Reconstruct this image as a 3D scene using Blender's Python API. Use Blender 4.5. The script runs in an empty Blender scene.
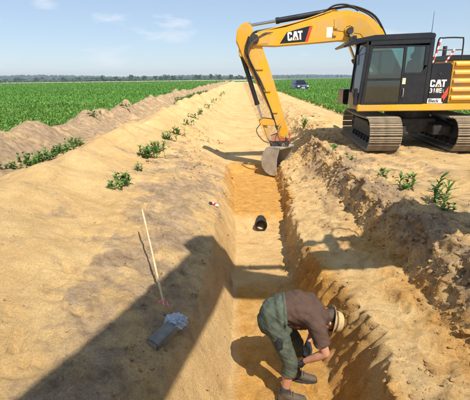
import bpy, bmesh, math, random
import numpy as np
from mathutils import Vector, Matrix, Euler
R = math.radians
random.seed(7); np.random.seed(7)
sc = bpy.context.scene
C = sc.collection

# ------------------------------------------------------------------ camera, sky, sun, exposure
F_PX, HORIZON_Y, HC = 385.0, 78.6, 1.9
PITCH = math.atan((200 - HORIZON_Y) / F_PX)
cam_d = bpy.data.cameras.new('camera'); cam = bpy.data.objects.new('camera', cam_d); C.objects.link(cam)
cam_d.sensor_width = 36; cam_d.sensor_fit = 'HORIZONTAL'; cam_d.lens = F_PX / 470 * 36
cam_d.clip_start = 0.05; cam_d.clip_end = 20000
cam.matrix_world = (Matrix.Translation((0, 0, HC)) @ Matrix.Rotation(R(1.05), 4, 'Z')
                    @ Matrix.Rotation(math.pi / 2 - PITCH, 4, 'X') @ Matrix.Rotation(R(-0.75), 4, 'Z'))
sc.camera = cam

SUN_TO = Vector((0.5, -0.866, 0)).normalized()
SUN_EL = R(54)
world = bpy.data.worlds.new('World'); sc.world = world; world.use_nodes = True
wn = world.node_tree.nodes; wl = world.node_tree.links; wn.clear()
wo = wn.new('ShaderNodeOutputWorld'); bg = wn.new('ShaderNodeBackground')
sky = wn.new('ShaderNodeTexSky'); sky.sky_type = 'NISHITA'; sky.sun_disc = False
sky.sun_elevation = SUN_EL; sky.sun_rotation = math.atan2(SUN_TO.x, SUN_TO.y)
sky.altitude = 50; sky.air_density = 1.0; sky.dust_density = 0.0; sky.ozone_density = 2.5
# faint wispy fair-weather cloud over the whole sky
tc = wn.new('ShaderNodeTexCoord'); mp = wn.new('ShaderNodeMapping'); mp.inputs['Scale'].default_value = (2.2, 2.2, 9.0)
nz = wn.new('ShaderNodeTexNoise'); nz.inputs['Scale'].default_value = 2.6; nz.inputs['Detail'].default_value = 9; nz.inputs['Roughness'].default_value = 0.55
rp = wn.new('ShaderNodeValToRGB'); rp.color_ramp.elements[0].position = 0.56; rp.color_ramp.elements[1].position = 0.74
mx = wn.new('ShaderNodeMix'); mx.data_type = 'RGBA'
mul = wn.new('ShaderNodeMath'); mul.operation = 'MULTIPLY'; mul.inputs[1].default_value = 0.85
wl.new(tc.outputs['Generated'], mp.inputs['Vector']); wl.new(mp.outputs[0], nz.inputs['Vector'])
wl.new(nz.outputs['Fac'], rp.inputs['Fac']); wl.new(rp.outputs['Color'], mul.inputs[0]); veil = wn.new('ShaderNodeMix'); veil.data_type = 'RGBA'; veil.inputs['Factor'].default_value = 0.45     # even summer haze high up
wl.new(sky.outputs[0], veil.inputs['A']); veil.inputs['B'].default_value = (4.5, 5.6, 7.3, 1)
wl.new(mul.outputs[0], mx.inputs['Factor']); wl.new(veil.outputs['Result'], mx.inputs['A']); mx.inputs['B'].default_value = (7.6, 7.9, 8.4, 1)
wl.new(mx.outputs['Result'], bg.inputs['Color']); bg.inputs['Strength'].default_value = 0.100
wl.new(bg.outputs[0], wo.inputs['Surface'])

sun_d = bpy.data.lights.new('sun', 'SUN'); sun = bpy.data.objects.new('sun', sun_d); C.objects.link(sun)
sun_d.energy = 4.7; sun_d.angle = R(0.5); sun_d.color = (1.0, 0.94, 0.84)
to_sun = Vector((SUN_TO.x * math.cos(SUN_EL), SUN_TO.y * math.cos(SUN_EL), math.sin(SUN_EL)))
sun.rotation_euler = to_sun.to_track_quat('Z', 'Y').to_euler(); sun.location = to_sun * 60

sc.render.engine = 'CYCLES'
vs = sc.view_settings; vs.view_transform = 'Standard'; vs.look = 'None'; vs.exposure = 0.32; vs.gamma = 1.0; vs.use_curve_mapping = False
sc.cycles.max_bounces = 5; sc.cycles.diffuse_bounces = 3; sc.cycles.transparent_max_bounces = 12

# ------------------------------------------------------------------ materials
MATS = {}
def _nt(name):
    m = bpy.data.materials.new(name); m.use_nodes = True
    nt = m.node_tree; b = nt.nodes['Principled BSDF']; MATS[name] = m
    return m, nt, b
def _noise(nt, scale, detail=6, rough=0.6, vec=None):
    n = nt.nodes.new('ShaderNodeTexNoise'); n.inputs['Scale'].default_value = scale; n.inputs['Detail'].default_value = detail
    n.inputs['Roughness'].default_value = rough
    if vec is not None: nt.links.new(vec, n.inputs['Vector'])
    return n
def _ramp(nt, src, a, b, ca=(0, 0, 0, 1), cb=(1, 1, 1, 1)):
    r = nt.nodes.new('ShaderNodeValToRGB'); r.color_ramp.elements[0].position = a; r.color_ramp.elements[1].position = b
    r.color_ramp.elements[0].color = ca; r.color_ramp.elements[1].color = cb
    nt.links.new(src, r.inputs['Fac']); return r
def _mix(nt, fac, a, b, mode='MIX'):
    m = nt.nodes.new('ShaderNodeMix'); m.data_type = 'RGBA'; m.blend_type = mode
    for k, v in (('Factor', fac), ('A', a), ('B', b)):
        if isinstance(v, (tuple, list)): m.inputs[k].default_value = (*v[:3], 1)
        elif isinstance(v, (int, float)): m.inputs[k].default_value = v
        else: nt.links.new(v, m.inputs[k])
    return m.outputs['Result']
def _bump(nt, b, src, strength, dist, prev=None):
    n = nt.nodes.new('ShaderNodeBump'); n.inputs['Strength'].default_value = strength; n.inputs['Distance'].default_value = dist
    nt.links.new(src, n.inputs['Height'])
    if prev is not None: nt.links.new(prev, n.inputs['Normal'])
    nt.links.new(n.outputs[0], b.inputs['Normal']); return n.outputs[0]
def plain(name, col, rough=0.6, metal=0.0, vary=0.25, scale=6.0, bump=0.0, bscale=60, spec=0.5):
    m, nt, b = _nt(name)
    tcn = nt.nodes.new('ShaderNodeTexCoord')
    n = _noise(nt, scale, 6, 0.65, tcn.outputs['Object'])
    lo = tuple(c * (1 - vary) for c in col); hi = tuple(min(1, c * (1 + vary)) for c in col)
    r = _ramp(nt, n.outputs['Fac'], 0.3, 0.7, (*lo, 1), (*hi, 1))
    nt.links.new(r.outputs[0], b.inputs['Base Color'])
    b.inputs['Roughness'].default_value = rough; b.inputs['Metallic'].default_value = metal; b.inputs['Specular IOR Level'].default_value = spec
    if bump: _bump(nt, b, _noise(nt, bscale, 5, 0.6, tcn.outputs['Object']).outputs['Fac'], 0.6, bump)
    return m
def painted(name, col, dust=(0.42, 0.31, 0.18), amount=0.35, rough=0.38, scale=2.2):
    """machine paint: slight fading plus blotchy dry dust and a few scuffs"""
    m, nt, b = _nt(name)
    tcn = nt.nodes.new('ShaderNodeTexCoord'); o = tcn.outputs['Object']
    n1 = _noise(nt, scale, 8, 0.7, o); n2 = _noise(nt, 14, 6, 0.7, o); n3 = _noise(nt, 1.1, 3, 0.5, o)
    base = _ramp(nt, n3.outputs['Fac'], 0.3, 0.7, (*[c * 0.88 for c in col], 1), (*[min(1, c * 1.08) for c in col], 1)).outputs[0]
    f = _ramp(nt, n1.outputs['Fac'], 0.42, 0.74).outputs[0]
    mm = nt.nodes.new('ShaderNodeMath'); mm.operation = 'MULTIPLY'; nt.links.new(f, mm.inputs[0]); mm.inputs[1].default_value = amount
    c1 = _mix(nt, mm.outputs[0], base, dust)
    f2 = _ramp(nt, n2.outputs['Fac'], 0.62, 0.68).outputs[0]
    mm2 = nt.nodes.new('ShaderNodeMath'); mm2.operation = 'MULTIPLY'; nt.links.new(f2, mm2.inputs[0]); mm2.inputs[1].default_value = amount
    c2 = _mix(nt, mm2.outputs[0], c1, tuple(d * 0.5 for d in dust))
    nt.links.new(c2, b.inputs['Base Color'])
    rr = nt.nodes.new('ShaderNodeMapRange'); rr.inputs['To Min'].default_value = rough; rr.inputs['To Max'].default_value = 0.85
    nt.links.new(mm.outputs[0], rr.inputs['Value']); nt.links.new(rr.outputs[0], b.inputs['Roughness'])
    _bump(nt, b, n2.outputs['Fac'], 0.15, 0.004)
    return m
def leafy(name, cols, rough=0.5, trans=0.25):
    m, nt, b = _nt(name)
    g = nt.nodes.new('ShaderNodeNewGeometry'); tcn = nt.nodes.new('ShaderNodeTexCoord')
    n = _noise(nt, 0.35, 4, 0.6, tcn.outputs['Object'])
    a = nt.nodes.new('ShaderNodeMath'); a.operation = 'ADD'; nt.links.new(g.outputs['Random Per Island'], a.inputs[0]); nt.links.new(n.outputs['Fac'], a.inputs[1])
    h = nt.nodes.new('ShaderNodeMath'); h.operation = 'MULTIPLY'; h.inputs[1].default_value = 0.5; nt.links.new(a.outputs[0], h.inputs[0])
    r = _ramp(nt, h.outputs[0], 0.2, 0.8, (*cols[0], 1), (*cols[-1], 1))
    for i, c in enumerate(cols[1:-1]):
        e = r.color_ramp.elements.new(0.2 + 0.6 * (i + 1) / (len(cols) - 1)); e.color = (*c, 1)
    nt.links.new(r.outputs[0], b.inputs['Base Color']); b.inputs['Roughness'].default_value = rough
    b.inputs['Specular IOR Level'].default_value = 0.3
    tr = nt.nodes.new('ShaderNodeBsdfTranslucent'); nt.links.new(r.outputs[0], tr.inputs['Color'])
    ms = nt.nodes.new('ShaderNodeMixShader'); ms.inputs[0].default_value = trans
    nt.links.new(b.outputs[0], ms.inputs[1]); nt.links.new(tr.outputs[0], ms.inputs[2])
    nt.links.new(ms.outputs[0], nt.nodes['Material Output'].inputs['Surface'])
    return m
def glass(name, tint, refl=0.12):
    m, nt, b = _nt(name); nt.nodes.remove(b)
    t = nt.nodes.new('ShaderNodeBsdfTransparent'); t.inputs[0].default_value = (*tint, 1)
    g = nt.nodes.new('ShaderNodeBsdfGlossy'); g.inputs['Roughness'].default_value = 0.03
    fr = nt.nodes.new('ShaderNodeFresnel'); fr.inputs['IOR'].default_value = 1.5
    ad = nt.nodes.new('ShaderNodeMath'); ad.operation = 'ADD'; ad.inputs[1].default_value = refl; nt.links.new(fr.outputs[0], ad.inputs[0])
    d = nt.nodes.new('ShaderNodeBsdfDiffuse'); d.inputs[0].default_value = (0.35, 0.30, 0.22, 1)   # film of dust
    tcn = nt.nodes.new('ShaderNodeTexCoord'); n = _noise(nt, 4, 6, 0.7, tcn.outputs['Object'])
    dr = _ramp(nt, n.outputs['Fac'], 0.45, 0.8, (0.0, 0.0, 0.0, 1), (0.025, 0.025, 0.025, 1))
    m0 = nt.nodes.new('ShaderNodeMixShader'); nt.links.new(dr.outputs[0], m0.inputs[0]); nt.links.new(t.outputs[0], m0.inputs[1]); nt.links.new(d.outputs[0], m0.inputs[2])
    ms = nt.nodes.new('ShaderNodeMixShader'); nt.links.new(ad.outputs[0], ms.inputs[0]); nt.links.new(m0.outputs[0], ms.inputs[1]); nt.links.new(g.outputs[0], ms.inputs[2])
    nt.links.new(ms.outputs[0], nt.nodes['Material Output'].inputs['Surface']); return m

def soil_material():
    """dry yellow sand, grey-brown topsoil and damp orange sand, mixed by where each kind lies"""
    m, nt, b = _nt('soil')
    g = nt.nodes.new('ShaderNodeNewGeometry'); pos = g.outputs['Position']
    def att(n):
        a = nt.nodes.new('ShaderNodeAttribute'); a.attribute_name = n; return a.outputs['Fac']
    big = _noise(nt, 0.9, 6, 0.62, pos); mid = _noise(nt, 6, 6, 0.65, pos); fine = _noise(nt, 55, 5, 0.7, pos); grit = _noise(nt, 240, 3, 0.7, pos)
    def soft(fac, nsrc, w):
        s = nt.nodes.new('ShaderNodeMath'); s.operation = 'SUBTRACT'; nt.links.new(nsrc, s.inputs[0]); s.inputs[1].default_value = 0.5
        u = nt.nodes.new('ShaderNodeMath'); u.operation = 'MULTIPLY_ADD'; nt.links.new(s.outputs[0], u.inputs[0]); u.inputs[1].default_value = w; nt.links.new(fac, u.inputs[2])
        return _ramp(nt, u.outputs[0], 0.25, 0.75).outputs[0]
    pat = _noise(nt, 1.6, 6, 0.68, pos)
    sand = _ramp(nt, big.outputs['Fac'], 0.3, 0.72, (0.620, 0.395, 0.165, 1), (0.785, 0.560, 0.275, 1)).outputs[0]
    top = _ramp(nt, mid.outputs['Fac'], 0.3, 0.7, (0.310, 0.212, 0.125, 1), (0.520, 0.378, 0.238, 1)).outputs[0]
    damp = _ramp(nt, mid.outputs['Fac'], 0.3, 0.7, (0.560, 0.285, 0.068, 1), (0.690, 0.390, 0.115, 1)).outputs[0]
    c = _mix(nt, soft(att('topsoil'), pat.outputs['Fac'], 3.2), sand, top)
    c = _mix(nt, soft(att('damp'), pat.outputs['Fac'], 1.6), c, damp)
    v = _ramp(nt, fine.outputs['Fac'], 0.30, 0.70, (0.80, 0.78, 0.75, 1), (1.24, 1.23, 1.22, 1)).outputs[0]
    c = _mix(nt, 1.0, c, v, 'MULTIPLY')
    v2 = _ramp(nt, mid.outputs['Fac'], 0.3, 0.7, (0.88, 0.87, 0.85, 1), (1.06, 1.06, 1.06, 1)).outputs[0]
    c = _mix(nt, 1.0, c, v2, 'MULTIPLY')
    v3 = _ramp(nt, grit.outputs['Fac'], 0.30, 0.70, (0.84, 0.83, 0.81, 1), (1.17, 1.17, 1.17, 1)).outputs[0]
    c = _mix(nt, 1.0, c, v3, 'MULTIPLY')
    # scattered dark crumbs of humus
    vo = nt.nodes.new('ShaderNodeTexVoronoi'); vo.inputs['Scale'].default_value = 26; nt.links.new(pos, vo.inputs['Vector'])
    cr = _ramp(nt, vo.outputs['Distance'], 0.10, 0.16, (1, 1, 1, 1), (0, 0, 0, 1)).outputs[0]
    pick = _ramp(nt, mid.outputs['Fac'], 0.56, 0.64).outputs[0]
    cm = nt.nodes.new('ShaderNodeMath'); cm.operation = 'MULTIPLY'; nt.links.new(cr, cm.inputs[0]); nt.links.new(pick, cm.inputs[1])
    cm2 = nt.nodes.new('ShaderNodeMath'); cm2.operation = 'MULTIPLY'; nt.links.new(cm.outputs[0], cm2.inputs[0]); cm2.inputs[1].default_value = 0.55
    c = _mix(nt, cm2.outputs[0], c, (0.16, 0.11, 0.065))
    nt.links.new(c, b.inputs['Base Color']); b.inputs['Roughness'].default_value = 0.95; b.inputs['Specular IOR Level'].default_value = 0.12
    frac = _noise(nt, 17, 8, 0.78, pos)
    vc = nt.nodes.new('ShaderNodeTexVoronoi'); vc.inputs['Scale'].default_value = 38; vc.inputs['Detail'].default_value = 0; vc.inputs['Randomness'].default_value = 1
    nt.links.new(pos, vc.inputs['Vector'])
    crumb = _ramp(nt, vc.outputs['Distance'], 0.0, 0.55, (1, 1, 1, 1), (0, 0, 0, 1)).outputs[0]
    cmask = _ramp(nt, _noise(nt, 3.3, 5, .6, pos).outputs['Fac'], .48, .66).outputs[0]
    cmul = nt.nodes.new('ShaderNodeMath'); cmul.operation = 'MULTIPLY'; nt.links.new(crumb, cmul.inputs[0]); nt.links.new(cmask, cmul.inputs[1])
    p = _bump(nt, b, frac.outputs['Fac'], 1.0, 0.036)
    p = _bump(nt, b, cmul.outputs[0], 0.8, 0.012, p)
    _bump(nt, b, grit.outputs['Fac'], 0.6, 0.003, p)
    return m

SOIL = soil_material()
YEL = painted('machine_yellow', (0.80, 0.42, 0.014), amount=0.72)
YELD = painted('machine_yellow_dusty', (0.74, 0.38, 0.02), amount=0.85)
BLK = painted('machine_black', (0.012, 0.014, 0.020), dust=(0.12, 0.10, 0.07), amount=0.16, rough=0.26)
STEEL = plain('worn_steel', (0.46, 0.42, 0.35), 0.5, 0.25, 0.30, 4, 0.004, 40)
TRACK = plain('dusty_track_steel', (0.36, 0.285, 0.19), 0.75, 0.15, 0.35, 5, 0.006, 30)
GREASE = plain('greasy_dark_steel', (0.05, 0.045, 0.04), 0.6, 0.3, 0.5, 9, 0.003, 50)
CHROME = plain('chrome_rod', (0.62, 0.64, 0.66), 0.15, 1.0, 0.05)
RUBBER = plain('black_rubber', (0.02, 0.02, 0.02), 0.7, 0, 0.4, 12)
REDP = painted('red_paint', (0.62, 0.06, 0.025), amount=0.35)
COUP = painted('dirty_orange_paint', (0.50, 0.09, 0.03), amount=0.95, rough=.6)
WHITEP = painted('white_paint', (0.80, 0.80, 0.78), amount=0.12)
GLASS = glass('cab_glass', (0.62, 0.76, 0.74), 0.06)
SEATM = plain('seat_cloth', (0.03, 0.03, 0.034), 0.9)
LEAF_W = leafy('weed_leaf', [(0.065, 0.150, 0.022), (0.125, 0.240, 0.040), (0.22, 0.31, 0.085)])
STEM = plain('weed_stem', (0.13, 0.20, 0.05), 0.6)
LEAF_C = leafy('crop_leaf', [(0.068, 0.185, 0.020), (0.130, 0.295, 0.034), (0.22, 0.40, 0.06)])
LEAF_T = leafy('tree_leaf', [(0.028, 0.06, 0.016), (0.045, 0.085, 0.024), (0.07, 0.115, 0.035)], 0.6, 0.15)
BARK = plain('bark', (0.12, 0.09, 0.065), 0.9)

# ------------------------------------------------------------------ mesh helpers
class MB:
    def __init__(s): s.v = []; s.f = []
    def add(s, vs, fs):
        o = len(s.v); s.v += [tuple(p) for p in vs]; s.f += [tuple(i + o for i in q) for q in fs]; return s
    def box(s, x0, x1, y0, y1, z0, z1, M=None):
        p = [(x0, y0, z0), (x1, y0, z0), (x1, y1, z0), (x0, y1, z0), (x0, y0, z1), (x1, y0, z1), (x1, y1, z1), (x0, y1, z1)]
        if M is not None: p = [tuple(M @ Vector(q)) for q in p]
        return s.add(p, [(0, 3, 2, 1), (4, 5, 6, 7), (0, 1, 5, 4), (1, 2, 6, 5), (2, 3, 7, 6), (3, 0, 4, 7)])
    def prism(s, poly, y0, y1, y0b=None, M=None):
        """polygon in x,z swept along y"""
        a = sum(poly[i][0] * poly[(i + 1) % len(poly)][1] - poly[(i + 1) % len(poly)][0] * poly[i][1] for i in range(len(poly)))
        if a < 0: poly = poly[::-1]
        n = len(poly); p = [(x, y0, z) for x, z in poly] + [(x, y1, z) for x, z in poly]
        if M is not None: p = [tuple(M @ Vector(q)) for q in p]
        f = [tuple(range(n)), tuple(range(2 * n - 1, n - 1, -1))] + [(i, i + n, (i + 1) % n + n, (i + 1) % n) for i in range(n)]
        if y1 < y0: f = [q[::-1] for q in f]
        return s.add(p, f)
    def cyl(s, p0, p1, r0, r1=None, n=16, caps=True):
        r1 = r0 if r1 is None else r1
        a = Vector(p0); b = Vector(p1); d = (b - a).normalized(); u = d.orthogonal().normalized(); w = d.cross(u)
        ring = [(math.cos(2 * math.pi * i / n), math.sin(2 * math.pi * i / n)) for i in range(n)]
        p = [a + (u * c + w * k) * r0 for c, k in ring] + [b + (u * c + w * k) * r1 for c, k in ring]
        f = [(i, (i + 1) % n, (i + 1) % n + n, i + n) for i in range(n)]
        if caps: f += [tuple(range(n - 1, -1, -1)), tuple(range(n, 2 * n))]
        return s.add(p, f)
    def tube(s, path, r, n=8, closed_ends=True):
        P = [Vector(p) for p in path]; rr = r if isinstance(r, (list, tuple)) else [r] * len(P)
        rings = []; u = None
        for i, p in enumerate(P):
            d = (P[min(i + 1, len(P) - 1)] - P[max(i - 1, 0)]).normalized()
            u = d.orthogonal().normalized() if u is None else (u - d * u.dot(d)).normalized()
            w = d.cross(u)
            rings += [p + (u * math.cos(2 * math.pi * k / n) + w * math.sin(2 * math.pi * k / n)) * rr[i] for k in range(n)]
        f = [(i * n + k, i * n + (k + 1) % n, (i + 1) * n + (k + 1) % n, (i + 1) * n + k) for i in range(len(P) - 1) for k in range(n)]
        if closed_ends: f += [tuple(range(n - 1, -1, -1)), tuple(range((len(P) - 1) * n, len(P) * n))]
        return s.add(rings, f)
    def build(s, name, mat, parent=None, bevel=0.0, smooth=True, seg=2):
        me = bpy.data.meshes.new(name); me.from_pydata(s.v, [], s.f); me.update()
        if bevel:
            bm = bmesh.new(); bm.from_mesh(me)
            ed = [e for e in bm.edges if len(e.link_faces) == 2 and e.calc_face_angle(0) > R(25)]
            bmesh.ops.bevel(bm, geom=ed, offset=bevel, segments=seg, affect='EDGES', clamp_overlap=True)
            bm.to_mesh(me); bm.free()
        if smooth:
            me.shade_smooth(); me.set_sharp_from_angle(angle=R(38))
        o = bpy.data.objects.new(name, me); me.materials.append(mat)
        C.objects.link(o)
        if parent is not None: o.parent = parent
        return o
def curve_pts(pts, n=8):
    """Catmull-Rom through points"""
    P = [Vector(p) for p in pts]; out = []
    for i in range(len(P) - 1):
        a, b, c, d = P[max(i - 1, 0)], P[i], P[i + 1], P[min(i + 2, len(P) - 1)]
        for k in range(n):
            t = k / n
            out.append(0.5 * ((2 * b) + (c - a) * t + (2 * a - 5 * b + 4 * c - d) * t * t + (3 * b - a - 3 * c + d) * t ** 3))
    return out + [P[-1]]
def empty(name, loc=(0, 0, 0), rz=0, parent=None):
    o = bpy.data.objects.new(name, None); o.location = loc; o.rotation_euler = (0, 0, rz); o.empty_display_size = 0.2
    C.objects.link(o)
    if parent is not None: o.parent = parent
    return o
def tag(o, label, cat, group=None):
    o['label'] = label; o['category'] = cat
    if group: o['group'] = group
    return o
def structure(o): o['kind'] = 'structure'; return o
def stuff(o, label=None, cat=None):
    o['kind'] = 'stuff'
    if label: o['label'] = label; o['category'] = cat
    return o
def np_mesh(name, V, Fq, mat, smooth=True):
    me = bpy.data.meshes.new(name); V = np.asarray(V, np.float32); Fq = np.asarray(Fq, np.int32); k = Fq.shape[1]
    me.vertices.add(len(V)); me.vertices.foreach_set('co', V.ravel())
    me.loops.add(Fq.size); me.loops.foreach_set('vertex_index', Fq.ravel())
    me.polygons.add(len(Fq)); me.polygons.foreach_set('loop_start', np.arange(0, Fq.size, k, dtype=np.int32))
    me.polygons.foreach_set('use_smooth', np.full(len(Fq), smooth))
    me.update(calc_edges=True); me.materials.append(mat)
    o = bpy.data.objects.new(name, me); C.objects.link(o); return o

# numpy noise
_perm = np.random.RandomState(3).rand(256, 256).astype(np.float32)
def vnoise(x, y):
    xi = np.floor(x).astype(int); yi = np.floor(y).astype(int); fx = x - xi; fy = y - yi
    fx = fx ** 3 * (fx * (fx * 6 - 15) + 10); fy = fy ** 3 * (fy * (fy * 6 - 15) + 10)
    g = lambda a, b: _perm[a % 256, b % 256]
    return ((g(xi, yi) * (1 - fx) + g(xi + 1, yi) * fx) * (1 - fy) + (g(xi, yi + 1) * (1 - fx) + g(xi + 1, yi + 1) * fx) * fy) * 2 - 1
def fbm(x, y, o=4, g=0.5):
    s = 0; a = 1; t = 0
    for i in range(o):
        c, k = math.cos(i * 0.9), math.sin(i * 0.9)
        s = s + a * vnoise((x * c - y * k) * 2 ** i + 17.3 * i, (x * k + y * c) * 2 ** i - 9.1 * i); t += a; a *= g
    return s / t * 1.3
def smoothstep(a, b, x):
    t = np.clip((x - a) / (b - a), 0, 1); return t * t * (3 - 2 * t)

# ------------------------------------------------------------------ ground: lofted cross-sections along the trench
NAMES = 19
# per control point: topsoil, damp, mound, clod, wall
ATT = np.array([
    [1.0, 0, 0.1, 0.3, 0], [1.0, 0, 0.3, 0.3, 0], [0.85, 0, 1.9, 0.35, 0], [0.8, 0, 0.4, 0.4, 0], [0.45, 0, 0.4, 0.3, 0],
    [0.0, 0, 1.0, 0.22, 0], [0.15, 0, 0.7, 0.4, 0], [0.62, 0, 0.6, 0.65, 0], [0.58, 0, 0.45, 0.7, 0],
    [0.35, 0, 0.2, 0.35, 0.5], [0.0, 0.15, 0.05, 0.12, 0.4], [0.0, 0.25, 0.05, 0.15, 0.6], [0.10, 0.15, 0.2, 0.5, 1.0],
    [0.35, 0.15, 0.4, 1.0, 0.5], [0.66, 0.05, 0.5, 2.0, 1.0], [0.40, 0.10, 0.35, 0.6, 0], [0.25, 0.12, 0.3, 0.3, 0], [0.35, 0.1, 0.3, 0.3, 0], [0.6, 0, 0.2, 0.3, 0]])
def prof(lip_l=(-.5, -.5), fl=(-.12, -1.25), fr=(1.0, -1.25), lip_r=(1.2, -.66), foot_r=(2.12, -.50), top_r=(2.34, .10), p8=(-1.02, -.24),
         sand=.50, ridge=.60, p7=(-1.5, -.11), p15=(3.2, .02), p16=(4.6, 0), p6=(-2.4, .02)):
    return [(-9.5, 0), (-7.7, 0), (-6.15, ridge), (-5.15, .05), (-4.7, .05), (-3.65, sand), p6, p7, p8, lip_l, fl, fr, lip_r, foot_r, top_r, p15, p16, (7, 0), (10, 0)]
flat = prof((-.33, -.02), (-.12, -.03), (1.0, -.03), (1.2, -.02), (2.0, 0), (2.38, 0), (-.85, -.02), .0, .5, (-1.5, 0), (3.2, 0), (4.6, 0), (-2.4, 0))
strip = dict(lip_l=(-.95, -.62), fl=(-.62, -.74), fr=(1.10, -.74), lip_r=(1.45, -.52), foot_r=(1.9, -.2), top_r=(2.3, .16), p8=(-1.6, -.36), p7=(-2.05, -.06))
NB = dict(foot_r=(2.10, -.44), top_r=(2.32, .12))
KEYS = [
    (-60, flat), (0.9, flat),
    (1.7, prof((-.66, -.44), fr=(1.02, -1.25), lip_r=(1.20, -.42), sand=.20, p6=(-2.4, .0), **NB)),
    (2.5, prof((-.60, -.46), fr=(.99, -1.25), lip_r=(1.28, -.42), sand=.28, p6=(-2.2, .03), **NB)),
    (3.1, prof((-.56, -.48), fr=(.98, -1.25), lip_r=(1.32, -.43), sand=.36, p6=(-2.1, .05), **NB)),
    (3.9, prof((-.50, -.50), fr=(.93, -1.25), lip_r=(1.20, -.47), sand=.44, p6=(-2.1, .05), **NB)),
    (5.1, prof((-.50, -.50), fr=(.84, -1.25), lip_r=(1.02, -.60), foot_r=(2.12, -.48), top_r=(2.32, .10))),
    (6.3, prof((-.52, -.50), fr=(.90, -1.25), lip_r=(1.02, -.62), foot_r=(2.08, -.48), top_r=(2.30, .10))),
    (7.75, prof((-.52, -.50), fr=(.96, -1.25), lip_r=(1.07, -.64), foot_r=(1.98, -.46), top_r=(2.22, .10))),
    (8.25, prof((-.50, -.52), (-.16, -1.00), (.98, -1.00), lip_r=(1.10, -.62), foot_r=(1.95, -.46), top_r=(2.2, .12))),
    (10.2, prof((-.46, -.56), (-.22, -.97), (1.0, -.97), lip_r=(1.16, -.58), foot_r=(1.80, -.40), top_r=(2.2, .14), p8=(-1.05, -.33))),
    (11.9, prof((-.52, -.60), (-.30, -.96), (1.05, -.96), lip_r=(1.25, -.56), foot_r=(1.8, -.34), top_r=(2.2, .18), p8=(-1.25, -.36), p7=(-1.9, -.08))),
    (12.15, prof((-.80, -.62), (-.50, -.76), (1.1, -.76), lip_r=(1.35, -.56), foot_r=(1.8, -.32), top_r=(2.2, .18), p8=(-1.35, -.36), p7=(-1.9, -.08))),
    (14.0, prof(**strip, p15=(3.1, .28), p16=(4.5, .05))),
    (18.0, prof(**strip, p15=(3.3, .36), p16=(4.8, .06), sand=.55)),
    (40.0, prof(**strip, p15=(3.5, .38), p16=(5.2, .08), sand=.60, ridge=.70)),
    (100.0, prof(**strip, p15=(3.6, .38), p16=(5.4, .08), sand=.70, ridge=.85)),
    (190.0, prof(**strip, p15=(3.6, .35), p16=(5.4, .05), sand=.7, ridge=.85)),
    (230.0, [(x, 0) for x, z in flat]), (3200, [(x, 0) for x, z in flat])]
ky = np.array([k for k, _ in KEYS]); kp = np.array([p for _, p in KEYS], float)
ys = np.concatenate([[-60, -30, -18], np.arange(-12, .8, .3), np.arange(.8, 2.2, .06), np.arange(2.2, 9.0, .028), np.arange(9.0, 17, .05), np.arange(17, 40, .14),
                     40 * np.exp(np.linspace(0, math.log(6), 150)), [260, 300, 400, 600, 900, 1400, 2200, 3200]])
cps = np.stack([[np.interp(ys, ky, kp[:, i, a]) for a in range(2)] for i in range(NAMES)])      # 19 x 2 x rows
cps = cps.transpose(2, 0, 1)
# wander of the edges along the trench
wob = np.stack([fbm(ys * .9 + 11 * i, ys * 0 + 5.3 * i, 3) for i in range(NAMES)], 1)
wamp = np.array([0, .2, .3, .25, .25, .3, .22, .15, .12, .07, .03, .03, .09, .14, .12, .2, .2, 0, 0])
fade = (smoothstep(.9, 2.0, ys) * (1 - smoothstep(190, 230, ys)))[:, None]
cps[:, :, 0] += wob * wamp * fade
segn = [8, 22, 18, 8, 20, 36, 30, 26, 22, 26, 34, 30, 36, 34, 28, 28, 34, 24]
T = np.concatenate([np.arange(n) / n + i for i, n in enumerate(segn)] + [[NAMES - 1]])
i0 = np.minimum(T.astype(int), NAMES - 2); ft = T - i0
X = cps[:, i0, 0] * (1 - ft) + cps[:, i0 + 1, 0] * ft
Z = cps[:, i0, 1] * (1 - ft) + cps[:, i0 + 1, 1] * ft
A = ATT[i0] * (1 - ft)[:, None] + ATT[i0 + 1] * ft[:, None]                                     # cols x 5
for _ in range(1):
    Z[:, 1:-1] = (Z[:, :-2] + 2 * Z[:, 1:-1] + Z[:, 2:]) / 4
    X[:, 1:-1] = (X[:, :-2] + 2 * X[:, 1:-1] + X[:, 2:]) / 4
for _ in range(10):                                              # heaps slump to rounded crests
    nL = int(np.searchsorted(T, 7.0)); Z[:, 1:nL] = (Z[:, :nL - 1] + 2 * Z[:, 1:nL] + Z[:, 2:nL + 1]) / 4
Y = np.repeat(ys[:, None], X.shape[1], 1)
U = np.repeat(T[None], len(ys), 0)
mound, clod, wall = A[:, 2], A[:, 3], A[:, 4]
md = fbm(X * .75, Y * .62, 3)
heap = np.abs(vnoise(X * .35 + 40, Y * .55)) * 2 - .8
Z += fade * mound * (.085 * md + .14 * heap * np.clip(Z * 2, 0, 1) + .05 * fbm(X * 1.7 + Y * .5, Y * 1.6, 3))
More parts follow.
